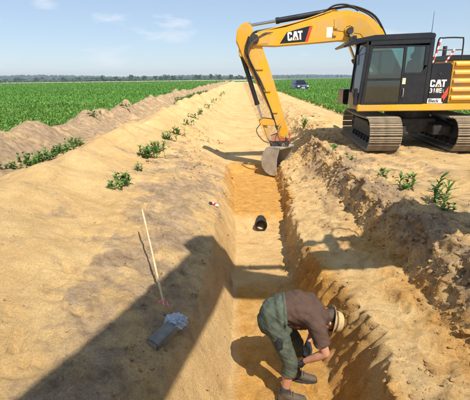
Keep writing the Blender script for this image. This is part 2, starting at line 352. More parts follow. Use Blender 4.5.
# separate bucket loads tipped side by side make lobes along the heaps
for (tc_, tw_, per_, am_) in ((5.05, .75, 1.9, .15), (2.0, .7, 2.6, .12)):
    ph_ = Y / per_ + .6 * fbm(Y * .35 + tc_, X * .25, 2) + X * .12
    Z += (fade * np.exp(-((T - tc_) / tw_) ** 2) * smoothstep(2.5, 5.5, Y)) * am_ * (.45 - np.abs(np.cos(math.pi * ph_)) ** 1.5) * -1 * (1 - .5 * smoothstep(20, 60, Y))
cl = fbm(X * 3.2, Y * 3.2, 4, .6); bil = np.abs(fbm(X * 4.6 + 31, Y * 4.6, 3, .55))
Z += fade * clod * (.034 * cl + .07 * (bil - .28) * smoothstep(.55, 1.4, clod) * (1 - .6 * np.exp(-((T - 13.7) / .4) ** 2)))
lump = np.abs(fbm(X * 1.9 + 7, Y * 2.3, 3, .5)) - .3
Z += fade * smoothstep(1.0, 2.0, clod) * (.13 * lump + .05 * fbm(X * 7, Y * 7 + 4, 3, .65))
bankm = fade * np.exp(-((T - 13.75) / .45) ** 2) * (1 - smoothstep(14, 20, Y))
X += bankm * (.12 * fbm(Y * 2.6, U * 2.2 + 5, 5, .68) + .07 * (np.abs(fbm(Y * 5.5 + 3, U * 5.0, 2)) - .3))
# trampled, scuffed surface on both banks
sc1 = vnoise(X * 3.6 + 3, Y * 3.0) ; sc2 = vnoise(X * 7.3, Y * 6.6 + 8)
Z -= fade * smoothstep(.2, .5, clod) * (.040 * smoothstep(.35, .75, sc1) + .022 * smoothstep(.3, .7, sc2))
Z += (.012 * fbm(X * 9, Y * 9, 3)) * (.3 + clod) * np.minimum(1, fade + .3)
# bucket-tooth gouges and slumps on the cut walls
nearw = fade * (1 - smoothstep(9, 13, Y))
gou = fbm(Y * 5.2 - U * 1.1, U * 1.3, 4, .6)
X += nearw * wall * (.075 * gou + .03 * fbm(Y * 14, U * 3, 2)) * np.where(T < 10.5, .5, 1)
Z += nearw * wall * .035 * fbm(Y * 6 + 9, U * 4, 3)
ph = Y * 6.3 + (U - 11) * 1.1 + .9 * fbm(Y * 1.1, U * .8, 2)
X += nearw * smoothstep(10.9, 11.15, U) * (1 - smoothstep(11.9, 12.15, U)) * .075 * (np.abs((ph % 1) - .5) * 2 - .5) * (.5 + .8 * np.clip(fbm(Y * .8 + 3, U, 2) + .4, 0, 1))
# boot prints on the trodden banks and the trench floor
frs = np.random.RandomState(21)
for _ in range(150):
    q = frs.rand()
    if q < .55: fx, fy = frs.uniform(-2.1, -.45), frs.uniform(2.0, 9.5)
    elif q < .85: fx, fy = frs.uniform(1.35, 2.0), frs.uniform(2.0, 8.0)
    else: fx, fy = frs.uniform(-.05, .9), frs.uniform(2.2, 8.0)
    fa = frs.uniform(0, math.pi); r0_, r1_ = np.searchsorted(ys, fy - .25), np.searchsorted(ys, fy + .25)
    xx, yy_ = X[r0_:r1_] - fx, Y[r0_:r1_] - fy; uu = xx * math.cos(fa) + yy_ * math.sin(fa); ww = -xx * math.sin(fa) + yy_ * math.cos(fa)
    dd = np.sqrt((uu / .15) ** 2 + (ww / .055) ** 2); dp = frs.uniform(.012, .03)
    Z[r0_:r1_] += -dp * (1 - smoothstep(.75, 1.05, dd)) + dp * .45 * np.exp(-((dd - 1.22) / .16) ** 2)
# ruts left by the tracks beside and behind the excavator
for xc in (3.75, 5.95):
    cx = xc + .12 * np.sin(Y * .5)
    g_ = np.exp(-((X - cx) / .36) ** 4) * smoothstep(3.5, 5, Y) * (1 - smoothstep(15, 17, Y))
    Z += g_ * (-.045 + .012 * np.sign(np.sin(Y * 2 * math.pi / .175)))
    for s in (-1, 1): Z += .05 * np.exp(-((X - cx - s * .45) / .09) ** 2) * smoothstep(3.5, 5, Y) * (1 - smoothstep(15, 17, Y)) * (.6 + .6 * fbm(X, Y * 2, 2))
# curved scrape where the machine slewed its tracks
rr_ = np.hypot(X - 6.6, Y - 6.3); Z += .07 * np.exp(-((rr_ - 2.3) / .09) ** 2) * (X > 3.8) * smoothstep(5.5, 7, Y)
def ground_z(x, y):
    r = int(np.argmin(np.abs(ys - y))); return float(np.interp(x, X[r], Z[r]))
xo = [20, 50, 150, 500, 1500, 3000]
XL = np.repeat(np.array([-v for v in xo[::-1]])[None], len(ys), 0); XR = -XL[:, ::-1]
XF = np.concatenate([XL, X, XR], 1); ZF = np.concatenate([XL * 0, Z, XR * 0], 1); YF = np.repeat(ys[:, None], XF.shape[1], 1)
nr, nc = XF.shape
idx = np.arange(nr * nc).reshape(nr, nc)
quads = np.stack([idx[:-1, :-1], idx[:-1, 1:], idx[1:, 1:], idx[1:, :-1]], -1).reshape(-1, 4)
ground = np_mesh('ground', np.stack([XF, YF, ZF], -1).reshape(-1, 3), quads, SOIL); structure(ground)
top = np.pad(np.repeat(A[None, :, 0], nr, 0), ((0, 0), (6, 6)), mode='edge')
dmp = np.pad(np.repeat(A[None, :, 1], nr, 0), ((0, 0), (6, 6)), mode='edge')
inT = ((XF > -.45) & (XF < 1.15))
# damp floor between bucket and pipe, damp patch at the feet
d1 = 1.0 * smoothstep(7.75, 8.35, YF + .22 * fbm(XF * 2.2, YF * 2.2, 4)) * (1 - smoothstep(12.2, 13, YF)) * smoothstep(-.62, -.05, XF + .15 * fbm(XF * 2, YF * 2, 3)) * (1 - smoothstep(.9, 1.4, XF))
d2 = (.72 * smoothstep(1.5, 2.2, YF) * (1 - smoothstep(5.0, 6.2, YF))) * smoothstep(-.2, .0, XF) * (1 - smoothstep(1.0, 1.5, XF))
d3 = .55 * smoothstep(1.2, 1.9, XF) * (1 - smoothstep(2.0, 2.4, XF)) * (1 - smoothstep(5, 8, YF)) * smoothstep(1, 2, YF)
dmp = np.maximum.reduce([dmp, d1, d2, d3])
far = smoothstep(9, 14, YF); cen = (XF > -2.6) & (XF < 4.8)
top = np.where(cen, top * (1 - .80 * far), top)
top = np.where((XF < -1.75) & (XF > -2.6) & (YF < 5.5), top * .5, top)
for nm, arr in (('topsoil', top), ('damp', dmp)):
    at_ = ground.data.attributes.new(nm, 'FLOAT', 'POINT'); at_.data.foreach_set('value', np.clip(arr, 0, 1).astype(np.float32).ravel())

# ------------------------------------------------------------------ excavator
def text_mesh(body, size, bold=0.0, shear=0.0):
    cu = bpy.data.curves.new('lettering', 'FONT'); cu.body = body; cu.size = size; cu.offset = bold; cu.shear = shear; cu.fill_mode = 'FRONT'
    o = bpy.data.objects.new('lettering', cu); C.objects.link(o)
    dg = bpy.context.evaluated_depsgraph_get(); me = bpy.data.meshes.new_from_object(o.evaluated_get(dg))
    bpy.data.objects.remove(o); return me
def decal(name, me, mat, parent, M, th=0.003):
    """flat lettering given a hair of thickness, placed by M (x right, y up, z out)"""
    bm = bmesh.new(); bm.from_mesh(me)
    r = bmesh.ops.extrude_face_region(bm, geom=bm.faces[:]); bmesh.ops.translate(bm, verts=[g for g in r['geom'] if isinstance(g, bmesh.types.BMVert)], vec=(0, 0, th))
    bmesh.ops.recalc_face_normals(bm, faces=bm.faces[:])
    m2 = bpy.data.meshes.new(name); bm.to_mesh(m2); bm.free(); m2.transform(M); m2.materials.append(mat)
    o = bpy.data.objects.new(name, m2); C.objects.link(o); o.parent = parent; return o
def poly_mesh(polys):
    me = bpy.data.meshes.new('polys'); v = []; f = []
    for p in polys:
        f.append(tuple(range(len(v), len(v) + len(p)))); v += [(x, y, 0) for x, y in p]
    me.from_pydata(v, [], f); return me
def block_letters():
    """heavy block capitals: C, A (with notch), T; each about 1 high"""
    c = [[(0.05, .12), (.17, 0), (.62, 0), (.74, .12), (.74, .36), (.50, .36), (.50, .22), (.29, .22), (.29, .78), (.50, .78), (.50, .64), (.74, .64), (.74, .88), (.62, 1), (.17, 1), (.05, .88)]]
    a = [[(.78, 0), (1.02, 0), (1.08, .26), (1.26, .46), (1.44, .26), (1.50, 0), (1.74, 0), (1.46, 1), (1.06, 1)]]
    t = [[(1.86, 0), (2.12, 0), (2.12, .78), (2.36, .78), (2.36, 1), (1.62, 1), (1.62, .78), (1.86, .78)]]
    tri = [[(1.06, -.02), (1.46, -.02), (1.26, .34)]]
    return c + a + t, tri

def make_excavator(root, under_rot, boom_up=0.0, stick_out=0.0, bucket_yaw=0.0, detail=True, bk_=1.0, sk_=1.0):
    foot = Vector((.30, 1.55)); nose = Vector((4.50, 2.92))
    def rot2(p, c, a):
        x, z = p[0] - c[0], p[1] - c[1]; k, s = math.cos(a), math.sin(a); return (c[0] + x * k - z * s, c[1] + x * s + z * k)
    TB = lambda p: rot2((foot[0] + (p[0] - foot[0]) * bk_, foot[1] + (p[1] - foot[1]) * bk_), foot, boom_up)
    nose2 = TB(nose)
    TS = lambda p: tuple(Vector(rot2((nose[0] + (p[0] - nose[0]) * sk_, nose[1] + (p[1] - nose[1]) * sk_), nose, stick_out)) + Vector(nose2) - nose)
    B3 = lambda x, y, z: (TB((x, z))[0], y, TB((x, z))[1])
    S3 = lambda x, y, z: (TS((x, z))[0], y, TS((x, z))[1])
    MBm = Matrix.Translation((foot[0], 0, foot[1])) @ Matrix.Rotation(-boom_up, 4, 'Y') @ Matrix.Translation((-foot[0], 0, -foot[1]))
    MSm = Matrix.Translation((nose2[0], 0, nose2[1])) @ Matrix.Rotation(-stick_out, 4, 'Y') @ Matrix.Translation((-nose[0], 0, -nose[1]))
    # --- undercarriage
    rad, half, zc, sw, gauge = .40, 1.46, .46, .80, 2.15
    und = MB().box(-.75, .75, -.55, .55, .42, .78)
    for sx in (-1, 1):
        for sy in (-1, 1):
            und.prism([(.3 * sx, .40), (1.15 * sx, .38), (1.15 * sx, .62), (.3 * sx, .76)], sy * .35, sy * .80)
    uf = und.build('undercarriage_frame', GREASE, root, .02); uf.rotation_euler.z = under_rot
    MB().cyl((0, 0, .78), (0, 0, 1.0), .62, n=32).cyl((0, 0, .95), (0, 0, 1.06), .70, n=32).build('slewing_ring', GREASE, root, .01)
    # shoe mesh shared by all
    sm = MB().box(-.082, .082, -sw / 2, sw / 2, 0, .022)
    for gx in (-.055, .0, .055): sm.prism([(gx - .011, .022), (gx + .011, .022), (gx + .006, .052), (gx - .006, .052)], -sw / 2, sw / 2)
    sm.box(-.07, .07, -.10, -.05, -.055, 0).box(-.07, .07, .05, .10, -.055, 0)
    shoe0 = sm.build('track_shoe', TRACK, None); shoe_me = shoe0.data; bpy.data.objects.remove(shoe0)
    per = 4 * half + 2 * math.pi * rad; ns = 46
    for sy in (-1, 1):
        fr = MB().prism([(-1.22, .28), (1.22, .28), (1.33, .40), (1.22, .62), (-1.22, .62), (-1.33, .40)], -.16, .16)
        fr.prism([(-.9, .62), (.9, .62), (.8, .70), (-.8, .70)], -.22, .22)
        trk = fr.build('track', GREASE, root, .015); trk.rotation_euler.z = under_rot
        trk.location = Matrix.Rotation(under_rot, 3, 'Z') @ Vector((0, sy * gauge / 2, 0))
        M0 = MB()
        for i in range(ns):
            s = per * i / ns
            if s < 2 * half: p = (-half + s, zc - rad); a = math.pi
            elif s < 2 * half + math.pi * rad:
                t = (s - 2 * half) / rad - math.pi / 2; p = (half + rad * math.cos(t), zc + rad * math.sin(t)); a = t - math.pi / 2
            elif s < 4 * half + math.pi * rad:
                d_ = s - 2 * half - math.pi * rad; p = (half - d_, zc + rad - .03 * math.sin(math.pi * d_ / (2 * half)) - .01); a = 0
            else:
                t = (s - 4 * half - math.pi * rad) / rad + math.pi / 2; p = (-half + rad * math.cos(t), zc + rad * math.sin(t)); a = t - math.pi / 2
            if detail:
                o = bpy.data.objects.new('track_shoe', shoe_me); C.objects.link(o); o.parent = trk
                o.location = (p[0], 0, p[1]); o.rotation_euler = (0, -a, 0)
            else:
                Mx = Matrix.Translation((p[0], 0, p[1])) @ Matrix.Rotation(-a, 4, 'Y')
                M0.box(-.082, .082, -sw / 2, sw / 2, 0, .04, Mx)
        if not detail: M0.build('track_shoe_chain', TRACK, trk)
        for xx, nm in ((half, 'idler_wheel'), (-half, 'drive_sprocket')):
            w = MB().cyl((xx, -.07, zc), (xx, .07, zc), .33, n=28).cyl((xx, -.14, zc), (xx, .14, zc), .17, n=20).cyl((xx, -.17, zc), (xx, .17, zc), .07, n=12)
            if nm == 'drive_sprocket':
                for k in range(14):
                    a = 2 * math.pi * k / 14; w.prism([(-.03, .31), (.03, .31), (.012, .37), (-.012, .37)], -.04, .04, M=Matrix.Translation((xx, 0, zc)) @ Matrix.Rotation(a, 4, 'Y'))
            w.build(nm, GREASE, trk, .012)
        for k in range(7):
            xx = -1.06 + 2.12 * k / 6
            MB().cyl((xx, -.20, .20), (xx, .20, .20), .085, n=16).cyl((xx, -.22, .20), (xx, .22, .20), .04, n=10).build('track_roller', GREASE, trk, .008)
        for xx in (-.55, .55): MB().cyl((xx, -.14, .76), (xx, .14, .76), .06, n=14).build('carrier_roller', GREASE, trk, .008)
    # --- upper structure
    dk = MB().box(-2.35, 1.05, -1.30, 1.30, 1.06, 1.16).box(1.05, 1.80, .38, 1.30, 1.06, 1.16)
    dk.build('deck', BLK, root, .015)
    MB().box(-2.30, 1.86, 1.302, 1.36, 1.04, 1.215).build('side_skirt', YEL, root, .018)
    MB().box(-2.30, 1.00, -1.36, -1.302, 1.04, 1.215).build('side_skirt', YEL, root, .018)
    # engine housing: left side louvred panels, right tank
    MB().box(-2.05, -.47, -1.26, 1.27, 1.165, 2.26).build('engine_hood', YELD, root, .05)
    MB().box(-1.95, -.60, -.75, .75, 2.262, 2.42).build('hood_cover', BLK, root, .04)
    panel = MB().box(-1.95, -.48, 1.272, 1.30, 1.22, 2.24).build('louvre_panel', YELD, root, .01)
    k = 0; z = 1.30
    while z < 2.15:
        MB().prism([(0, 0), (.055, 0), (.062, .02), (.04, .085), (0, .115)], -1.90, -.53, M=Matrix.Translation((0, 1.3005, z)) @ Matrix.Rotation(math.pi / 2, 4, 'Z') @ Matrix.Scale(-1, 4, (0, 1, 0)) if False else
                   Matrix(((0, 1, 0, 0), (1, 0, 0, 1.3005), (0, 0, 1, z), (0, 0, 0, 1)))).build('louvre_slat', YELD, panel, .006)
        z += .208
    cw = MB()
    n_ = 14; ring = []
    for i in range(n_ + 1):
        yy = -1.30 + 2.6 * i / n_; ring.append((-2.10 - .46 * math.sqrt(max(0, 1 - (yy / 1.45) ** 2)), yy))
    v = [(x, y, 1.0) for x, y in ring] + [(x, y, 1.95) for x, y in ring] + [(-2.06, 1.30, 1.0), (-2.06, -1.30, 1.0), (-2.06, 1.30, 1.95), (-2.06, -1.30, 1.95)]
    m_ = n_ + 1; b0 = 2 * m_
    f = [(i, i + 1, m_ + i + 1, m_ + i) for i in range(n_)] + [tuple(range(n_, -1, -1)) + (b0 + 1, b0)[::1], tuple(range(m_, 2 * m_)) + (b0 + 2, b0 + 3), (n_, b0, b0 + 2, m_ + n_), (b0 + 1, 0, m_, b0 + 3), (b0, b0 + 1, b0 + 3, b0 + 2)]
    cw.add(v, f); co = cw.build('counterweight', YEL, root, .03)
    bm = bmesh.new(); bm.from_mesh(co.data); bmesh.ops.recalc_face_normals(bm, faces=bm.faces[:]); bm.to_mesh(co.data); bm.free()
    # black panel behind cab with lettering
    pan = MB().box(-.462, .06, .30, 1.31, 1.165, 2.20).build('black_side_panel', BLK, root, .02)
    MB().box(-.46, .95, -1.28, -.42, 1.165, 2.05).build('fuel_tank', YEL, root, .04)
    MB().box(.97, 1.75, -1.25, -.55, 1.10, 1.55).build('tool_box', BLK, root, .03)
    big, tri = block_letters()
    Mp = lambda x, zz, s, yo: Matrix.Translation((x, yo, zz)) @ Matrix(((-1, 0, 0, 0), (0, 0, 1, 0), (0, 1, 0, 0), (0, 0, 0, 1))) @ Matrix.Scale(s, 4)
    if detail:
        decal('lettering', poly_mesh(big), WHITEP, pan, Mp(.045, 1.63, .178, 1.311))
        decal('emblem_triangle', poly_mesh(tri), YEL, pan, Mp(.045, 1.63, .178, 1.3145))
        decal('model_lettering', text_mesh('318E', .155, .006), WHITEP, pan, Mp(.030, 1.485, 1, 1.311))
        decal('model_suffix', text_mesh('L', .12, .002), STEEL, pan, Mp(-.30, 1.485, 1, 1.311))
        decal('red_slash', poly_mesh([[(0, 0), (.13, .20), (.13, .42), (-.02, .16)]]), REDP, pan, Mp(-.315, 1.23, 1, 1.311))
        st = MB().box(-.34, .055, 1.3105, 1.314, 1.225, 1.345).build('white_sticker', WHITEP, pan)
        decal('sticker_lettering', text_mesh('Bleck', .12, .002), BLK, st, Mp(.03, 1.25, 1, 1.3145))
        MB().cyl((-.18, 1.31, 1.95), (-.18, 1.325, 1.95), .035, n=14).build('panel_lock', GREASE, pan, .004)
    # --- cab
    cab = empty('cab', (0, 0, 0), 0, root)
    y0, y1 = .40, 1.33
    roofp = [(2.05, 2.72), (2.0, 2.80), (1.55, 2.88), (.2, 2.92), (.06, 2.90), (.06, 2.78), (1.75, 2.74)]
    MB().prism(roofp, y0 - .02, y1 + .02).build('roof', BLK, cab, .02)
    MB().prism([(1.75, 2.74), (2.28, 2.60), (2.32, 2.64), (2.02, 2.81), (1.75, 2.80)], y0 - .01, y1 + .01).build('sun_visor', BLK, cab, .008)
    fr = MB()
    for yy in ((y1 - .055, y1), (y0, y0 + .055)):
        fr.prism([(1.86, 1.165), (1.78, 1.165), (1.62, 2.745), (1.73, 2.745)], *yy)                    # front post
        fr.prism([(.17, 1.165), (.06, 1.165), (.06, 2.79), (.17, 2.79)], *yy)                          # rear post
        fr.prism([(1.70, 2.64), (.17, 2.68), (.17, 2.79), (1.70, 2.745)], *yy)                         # top rail
    fr.box(1.76, 1.86, y0 + .055, y1 - .055, 1.165, 1.50)
    fr.box(.061, .10, y0 + .055, y1 - .055, 1.165, 1.95)
    fr.build('cab_frame', BLK, cab, .01)
    MB().box(.18, 1.74, y0 + .06, y1 - .06, 1.162, 1.20).build('cab_floor', BLK, cab)
    door = MB()
    yd = (y1 - .035, y1 + .012)
    door.prism([(1.775, 1.20), (1.70, 1.20), (1.57, 2.63), (1.645, 2.63)], *yd)
    door.box(.80, 1.70, *yd, 1.20, 1.275).box(.80, 1.64, *yd, 1.80, 1.86).box(.80, 1.57, *yd, 2.57, 2.63)
    door.box(.725, .80, *yd, 1.20, 2.63)
    door.box(.175, .725, *yd, 1.20, 1.93)
    door.prism([(.725, 1.93), (.175, 1.93), (.175, 2.16), (.30, 1.99), (.725, 1.99)], *yd)
    door.box(.175, .27, *yd, 2.16, 2.63).box(.27, .725, *yd, 2.60, 2.63)
    do = door.build('cab_door', BLK, cab, .006)
    yg = y1 - .012
    def pane(poly, par): return MB().prism(poly, yg, yg + .006).build('window_pane', GLASS, par)
    pane([(.80, 1.86), (1.636, 1.86), (1.575, 2.57), (.80, 2.57)], do)
    pane([(.80, 1.275), (1.685, 1.275), (1.642, 1.80), (.80, 1.80)], do)
    pane([(.30, 1.99), (.725, 1.99), (.725, 2.60), (.27, 2.60), (.27, 2.05)], do)
    MB().prism([(.17, 1.95), (1.69, 1.95), (1.66, 2.66), (.17, 2.68)], y0 + .02, y0 + .026).build('window_pane', GLASS, cab)
    MB().box(.18, 1.74, y0 + .012, y0 + .04, 1.20, 1.95).build('cab_side_panel', BLK, cab)
    MB().prism([(1.80, 1.50), (1.806, 1.50), (1.69, 2.70), (1.684, 2.70)], y0 + .06, y1 - .06).build('windscreen', GLASS, cab)
    MB().box(.072, .078, y0 + .06, y1 - .06, 1.95, 2.77).build('rear_window', GLASS, cab)
    if detail:
        MB().box(.68, .765, yd[1] + .001, yd[1] + .004, 1.71, 1.86).build('door_sticker', plain('cream_sticker', (.72, .66, .42), .5), do)
        MB().tube(curve_pts([(.73, yd[1], 1.60), (.73, yd[1] + .05, 1.58), (.73, yd[1] + .05, 1.42), (.73, yd[1], 1.40)], 5), .011).build('door_handle', STEEL, do)
        MB().tube(curve_pts([(1.83, y1, 2.60), (1.92, y1 + .04, 2.45), (1.99, y1 + .05, 1.95), (1.99, y1 + .04, 1.45), (1.86, y1, 1.28)], 6), .014).build('grab_rail', BLK, cab)
        MB().box(1.93, 1.97, y1 + .03, y1 + .17, 2.18, 2.42).tube([(1.75, y1, 2.46), (1.95, y1 + .09, 2.40)], .01).build('mirror', BLK, cab, .01)
        MB().box(1.87, 1.97, y1 - .12, y1 + .04, 1.20, 1.62).build('step_box', BLK, cab, .02)
    seat = MB().box(.45, 1.0, .60, 1.12, 1.50, 1.64).prism([(.52, 1.62), (.40, 1.66), (.28, 2.30), (.40, 2.32)], .62, 1.10).box(.27, .39, .72, 1.0, 2.31, 2.50).box(.5, .95, .65, 1.05, 1.20, 1.50)
    seat.build('seat', SEATM, cab, .04)
    for ya, yb in ((.48, .60), (1.12, 1.20)):
        MB().box(.55, 1.15, ya, yb, 1.62, 1.77).cyl((1.10, (ya + yb) / 2, 1.75), (1.16, (ya + yb) / 2, 1.98), .016).build('control_console', SEATM, cab, .012)
    MB().box(1.45, 1.55, .46, .62, 1.2, 2.15).build('monitor', SEATM, cab, .012)
    for yy in (.7, 1.05):
        MB().box(1.93, 2.02, yy - .06, yy + .06, 2.815, 2.90).build('work_light', GREASE, cab, .012)
    MB().tube([(-.02, .9, 2.2), (-.02, .9, 3.45)], [.012, .004], 6).build('antenna', BLK, root)
    # handrails and warning-striped posts on the hood
    MB().tube(curve_pts([(-.05, 1.2, 2.20), (-.08, 1.2, 2.74), (-.20, 1.2, 2.80), (-.62, 1.2, 2.80), (-.70, 1.2, 2.74), (-.72, 1.2, 2.24)], 5), .017).tube([(-.07, 1.2, 2.52), (-.70, 1.2, 2.52)], .013).build('hand_rail', BLK, root)
    for (a_, b_) in (((.0, 1.22, 2.22), (-.13, 1.22, 2.78)), ((-.32, 1.22, 2.22), (-.50, 1.22, 2.54))):
        A_, B_ = Vector(a_), Vector(b_); post = MB().tube([A_, B_], .024, 10).build('warning_post', WHITEP, root)
        for k in range(3):
            MB().cyl(A_.lerp(B_, .1 + .3 * k), A_.lerp(B_, .25 + .3 * k), .026, n=10).build('red_band', REDP, post)
    MB().cyl((-1.3, -.9, 2.25), (-1.3, -.9, 2.75), .06, n=14).build('exhaust_pipe', GREASE, root)
    # --- boom
    bp = [(.10, 1.50), (.30, 1.36), (.52, 1.46), (1.15, 2.20), (1.55, 2.66), (1.82, 2.83), (2.1, 2.86), (2.93, 2.80), (3.9, 2.74), (4.41, 2.76), (4.60, 2.86), (4.58, 3.00), (4.42, 3.07),
          (4.27, 3.12), (3.64, 3.22), (2.96, 3.41), (2.42, 3.57), (2.02, 3.62), (1.60, 3.54), (1.26, 3.38), (1.0, 3.12), (.50, 2.30), (.14, 1.70)]
    bm_ = MB().prism([TB(p) for p in bp], -.21, .21)
    bo = bm_.build('boom', YEL, root, .012)
    MB().prism([TB(p) for p in ((1.80, 2.98), (2.02, 2.98), (2.05, 3.16), (1.90, 3.22), (1.76, 3.12))], -.26, .26).build('boom_boss', YELD, bo, .02)
    MB().cyl(B3(1.91, -.30, 3.09), B3(1.91, .30, 3.09), .075, n=18).build('boom_pin', GREASE, bo, .01)
    MB().cyl(B3(4.50, -.24, 2.92), B3(4.50, .24, 2.92), .09, n=18).build('nose_pin', GREASE, bo, .01)
    MB().prism([TB(p) for p in ((1.20, 2.62), (1.60, 3.02), (2.30, 3.12), (2.34, 3.40), (1.95, 3.50), (1.50, 3.38), (1.10, 2.98))], .2102, .222).build('reinforcement_plate', YELD, bo, .004)
    MB().prism([TB(p) for p in ((4.10, 2.80), (4.50, 2.80), (4.56, 2.96), (4.40, 3.03), (4.05, 3.04))], .2102, .220).build('reinforcement_plate', YELD, bo, .004)
    for (xx, zz) in ((4.50, 2.92), (1.91, 3.09)):
        MB().cyl(B3(xx, .2235, zz), B3(xx, .2265, zz), .14, n=20).build('grease_ring', GREASE, bo)
    if detail:
        Mb = MBm
        def bdecal(nm, polys, m, off, par=bo):
            mm = MB()
            for p in polys: mm.prism(p, .2105, .2105 + off)
            return mm.build(nm, m, par, smooth=False)
        dk_ = bdecal('decal_patch', [[TB(p) for p in ((3.79, 2.80), (3.60, 3.09), (2.98, 3.24), (3.10, 2.84))]], BLK, .002)
        bdecal('decal_red_slash', [[TB(p) for p in ((2.98, 3.24), (2.90, 3.24), (3.02, 2.84), (3.10, 2.84))]], REDP, .0025)
        s_ = .225; Ml = Mb @ Matrix.Translation((3.58, .213, 2.865)) @ Matrix.Rotation(R(5), 4, 'Y') @ Matrix(((-1, 0, 0, 0), (0, 0, 1, 0), (0, 1, 0, 0), (0, 0, 0, 1))) @ Matrix.Scale(.80, 4, (1, 0, 0)) @ Matrix.Scale(s_, 4)
        decal('lettering', poly_mesh(big), WHITEP, bo, Ml)
        decal('emblem_triangle', poly_mesh(tri), YEL, bo, Matrix.Translation((0, .0035, 0)) @ Ml)
        bdecal('white_label', [[TB(p) for p in ((2.52, 2.94), (2.36, 2.94), (2.36, 3.20), (2.52, 3.20))]], WHITEP, .002)
        for (xx, zz) in ((2.28, 3.20), (2.30, 3.02)): MB().box(-.05, .05, .21, .25, -.05, .05, MBm @ Matrix.Translation((xx, 0, zz))).build('hose_bracket', YELD, bo, .01)
    for yy in (-.10, .06, .14):
        MB().tube(curve_pts([B3(.8, yy, 2.85), B3(1.2, yy, 3.46), B3(1.8, yy, 3.72), B3(2.2, yy, 3.70), B3(2.55, yy, 3.62), B3(2.8, yy, 3.50), B3(3.6, yy, 3.27), B3(4.2, yy, 3.17), S3(4.55, yy + .05, 3.06), S3(4.68, yy + .08, 2.60), S3(4.50, yy + .1, 2.15)], 6), .020).build('hydraulic_hose', RUBBER, bo)
    MB().tube(curve_pts([B3(1.7, .2, 3.60), B3(2.0, .22, 3.74), B3(2.35, .2, 3.73), B3(2.62, .16, 3.56)], 6), .024).build('hydraulic_hose', RUBBER, bo)
    MB().tube(curve_pts([B3(2.4, .17, 3.62), B3(3.2, .17, 3.38), B3(4.1, .17, 3.17), B3(4.4, .17, 3.10)], 6), .016).build('steel_oil_line', YELD, bo)
    def cyl_set(name, a, b, r, frac, barrel=BLK):
        a, b = Vector(a), Vector(b); m1 = a.lerp(b, frac)
        e = MB().cyl(a, m1, r, n=18).cyl(m1 - (m1 - a).normalized() * .10, m1, r * 1.14, n=18).build(name, barrel, root, .006)
        MB().cyl(m1, b, r * .55, n=14).build('piston_rod', CHROME, e)
        d_ = (b - a).normalized(); sd = Vector((0, 1, 0))
        for q, l in ((a, -1), (b, 1)): MB().cyl(q - sd * .09, q + sd * .09, r * 1.05, n=14).build('rod_eye', GREASE, e, .006)
    for yy in (-.34, .34): cyl_set('boom_cylinder', (1.02, yy, 1.30), B3(1.91, yy * .80, 3.09), .085, .62)
    MB().prism([TB(p) for p in ((2.12, 3.56), (2.62, 3.46), (2.52, 3.66), (2.38, 3.70))], -.14, .14).build('cylinder_bracket', YELD, bo, .015)
    cyl_set('stick_cylinder', B3(2.41, 0, 3.62), S3(4.66, 0, 3.29), .075, .66)
    # --- stick
    sp = [(4.58, 3.30), (4.68, 3.38), (4.84, 3.32), (4.97, 3.16), (5.00, 2.88), (4.78, 2.42), (4.46, 1.85), (3.93, .80), (3.74, .22), (3.58, .18), (3.47, .30), (3.48, .42), (3.94, 1.85), (4.22, 2.62), (4.36, 2.92), (4.50, 3.10)]
    st = MB().prism([TS(p) for p in sp], -.155, .155).build('stick', YEL, root, .012)
    MB().prism([TS(p) for p in ((4.86, 2.62), (4.98, 2.90), (4.94, 3.14), (4.82, 3.28), (4.66, 3.30), (4.62, 3.12), (4.74, 2.80))], .1552, .166).build('reinforcement_plate', YELD, st, .004)
    MB().prism([TS(p) for p in ((3.60, .22), (3.50, .32), (3.62, .80), (3.80, .74), (3.72, .26))], .1552, .166).build('reinforcement_plate', YELD, st, .004)
    MB().prism([TS(p) for p in ((4.40, 2.82), (4.62, 2.82), (4.62, 3.02), (4.40, 3.02))], -.20, .20).build('stick_boss', YELD, st, .03)
    cyl_set('bucket_cylinder', S3(4.86, 0, 2.62), S3(4.22, 0, .64), .065, .74)
    MB().prism([TS(p) for p in ((4.78, 2.46), (4.92, 2.50), (4.92, 2.70), (4.84, 2.74), (4.72, 2.58))], -.13, .13).build('cylinder_bracket', YELD, st, .012)
    for yy in (.19, -.19):
        MB().tube(curve_pts([S3(4.64, yy * .9, 3.0), S3(4.74, yy, 2.6), S3(4.52, yy * 1.1, 2.2), S3(4.30, yy, 1.7), S3(4.02, yy, 1.05), S3(3.80, yy, .45)], 6), .022).build('stick_hose', RUBBER, st)
    HOSE = MATS.get('tan_dusty_hose') or plain('tan_dusty_hose', (.13, .085, .05), .8, 0, .4, 14)
    for k_, (yy, dx) in enumerate(((.175, .0), (.19, .06), (.17, .12), (.185, .18))):
        MB().tube(curve_pts([B3(3.9, yy, 3.12 - dx * .3), B3(4.25, yy + .03, 3.06 - dx * .3), S3(4.55 + dx * .3, yy + .04, 2.78), S3(4.66 - dx * .2, yy + .02, 2.40), S3(4.50 - dx, yy - .005, 2.05 - dx), S3(4.34 - dx, yy - .005, 1.70 - dx)], 6), .015).build('stick_hose', HOSE, st)
    for zz in (2.15, 1.55, .95): MB().box(-.10, .14, .156, .185, -.025, .025, MSm @ Matrix.Translation((nose[0] + (4.12 + (zz - 1.55) * .36 - nose[0]) * sk_, 0, nose[1] + (zz - nose[1]) * sk_))).build('hose_clamp', YELD, st, .006)
    MB().tube(curve_pts([S3(4.30, .17, .62), S3(4.42, .22, .42), S3(4.22, .24, .14), S3(3.95, .20, .05)], 6), .016).build('coupler_hose', HOSE, st)
    MB().tube(curve_pts([S3(3.70, .17, .55), S3(3.80, .26, .30), S3(3.62, .26, .02), S3(3.50, .2, -.02)], 6), .014).build('coupler_hose', HOSE, st)
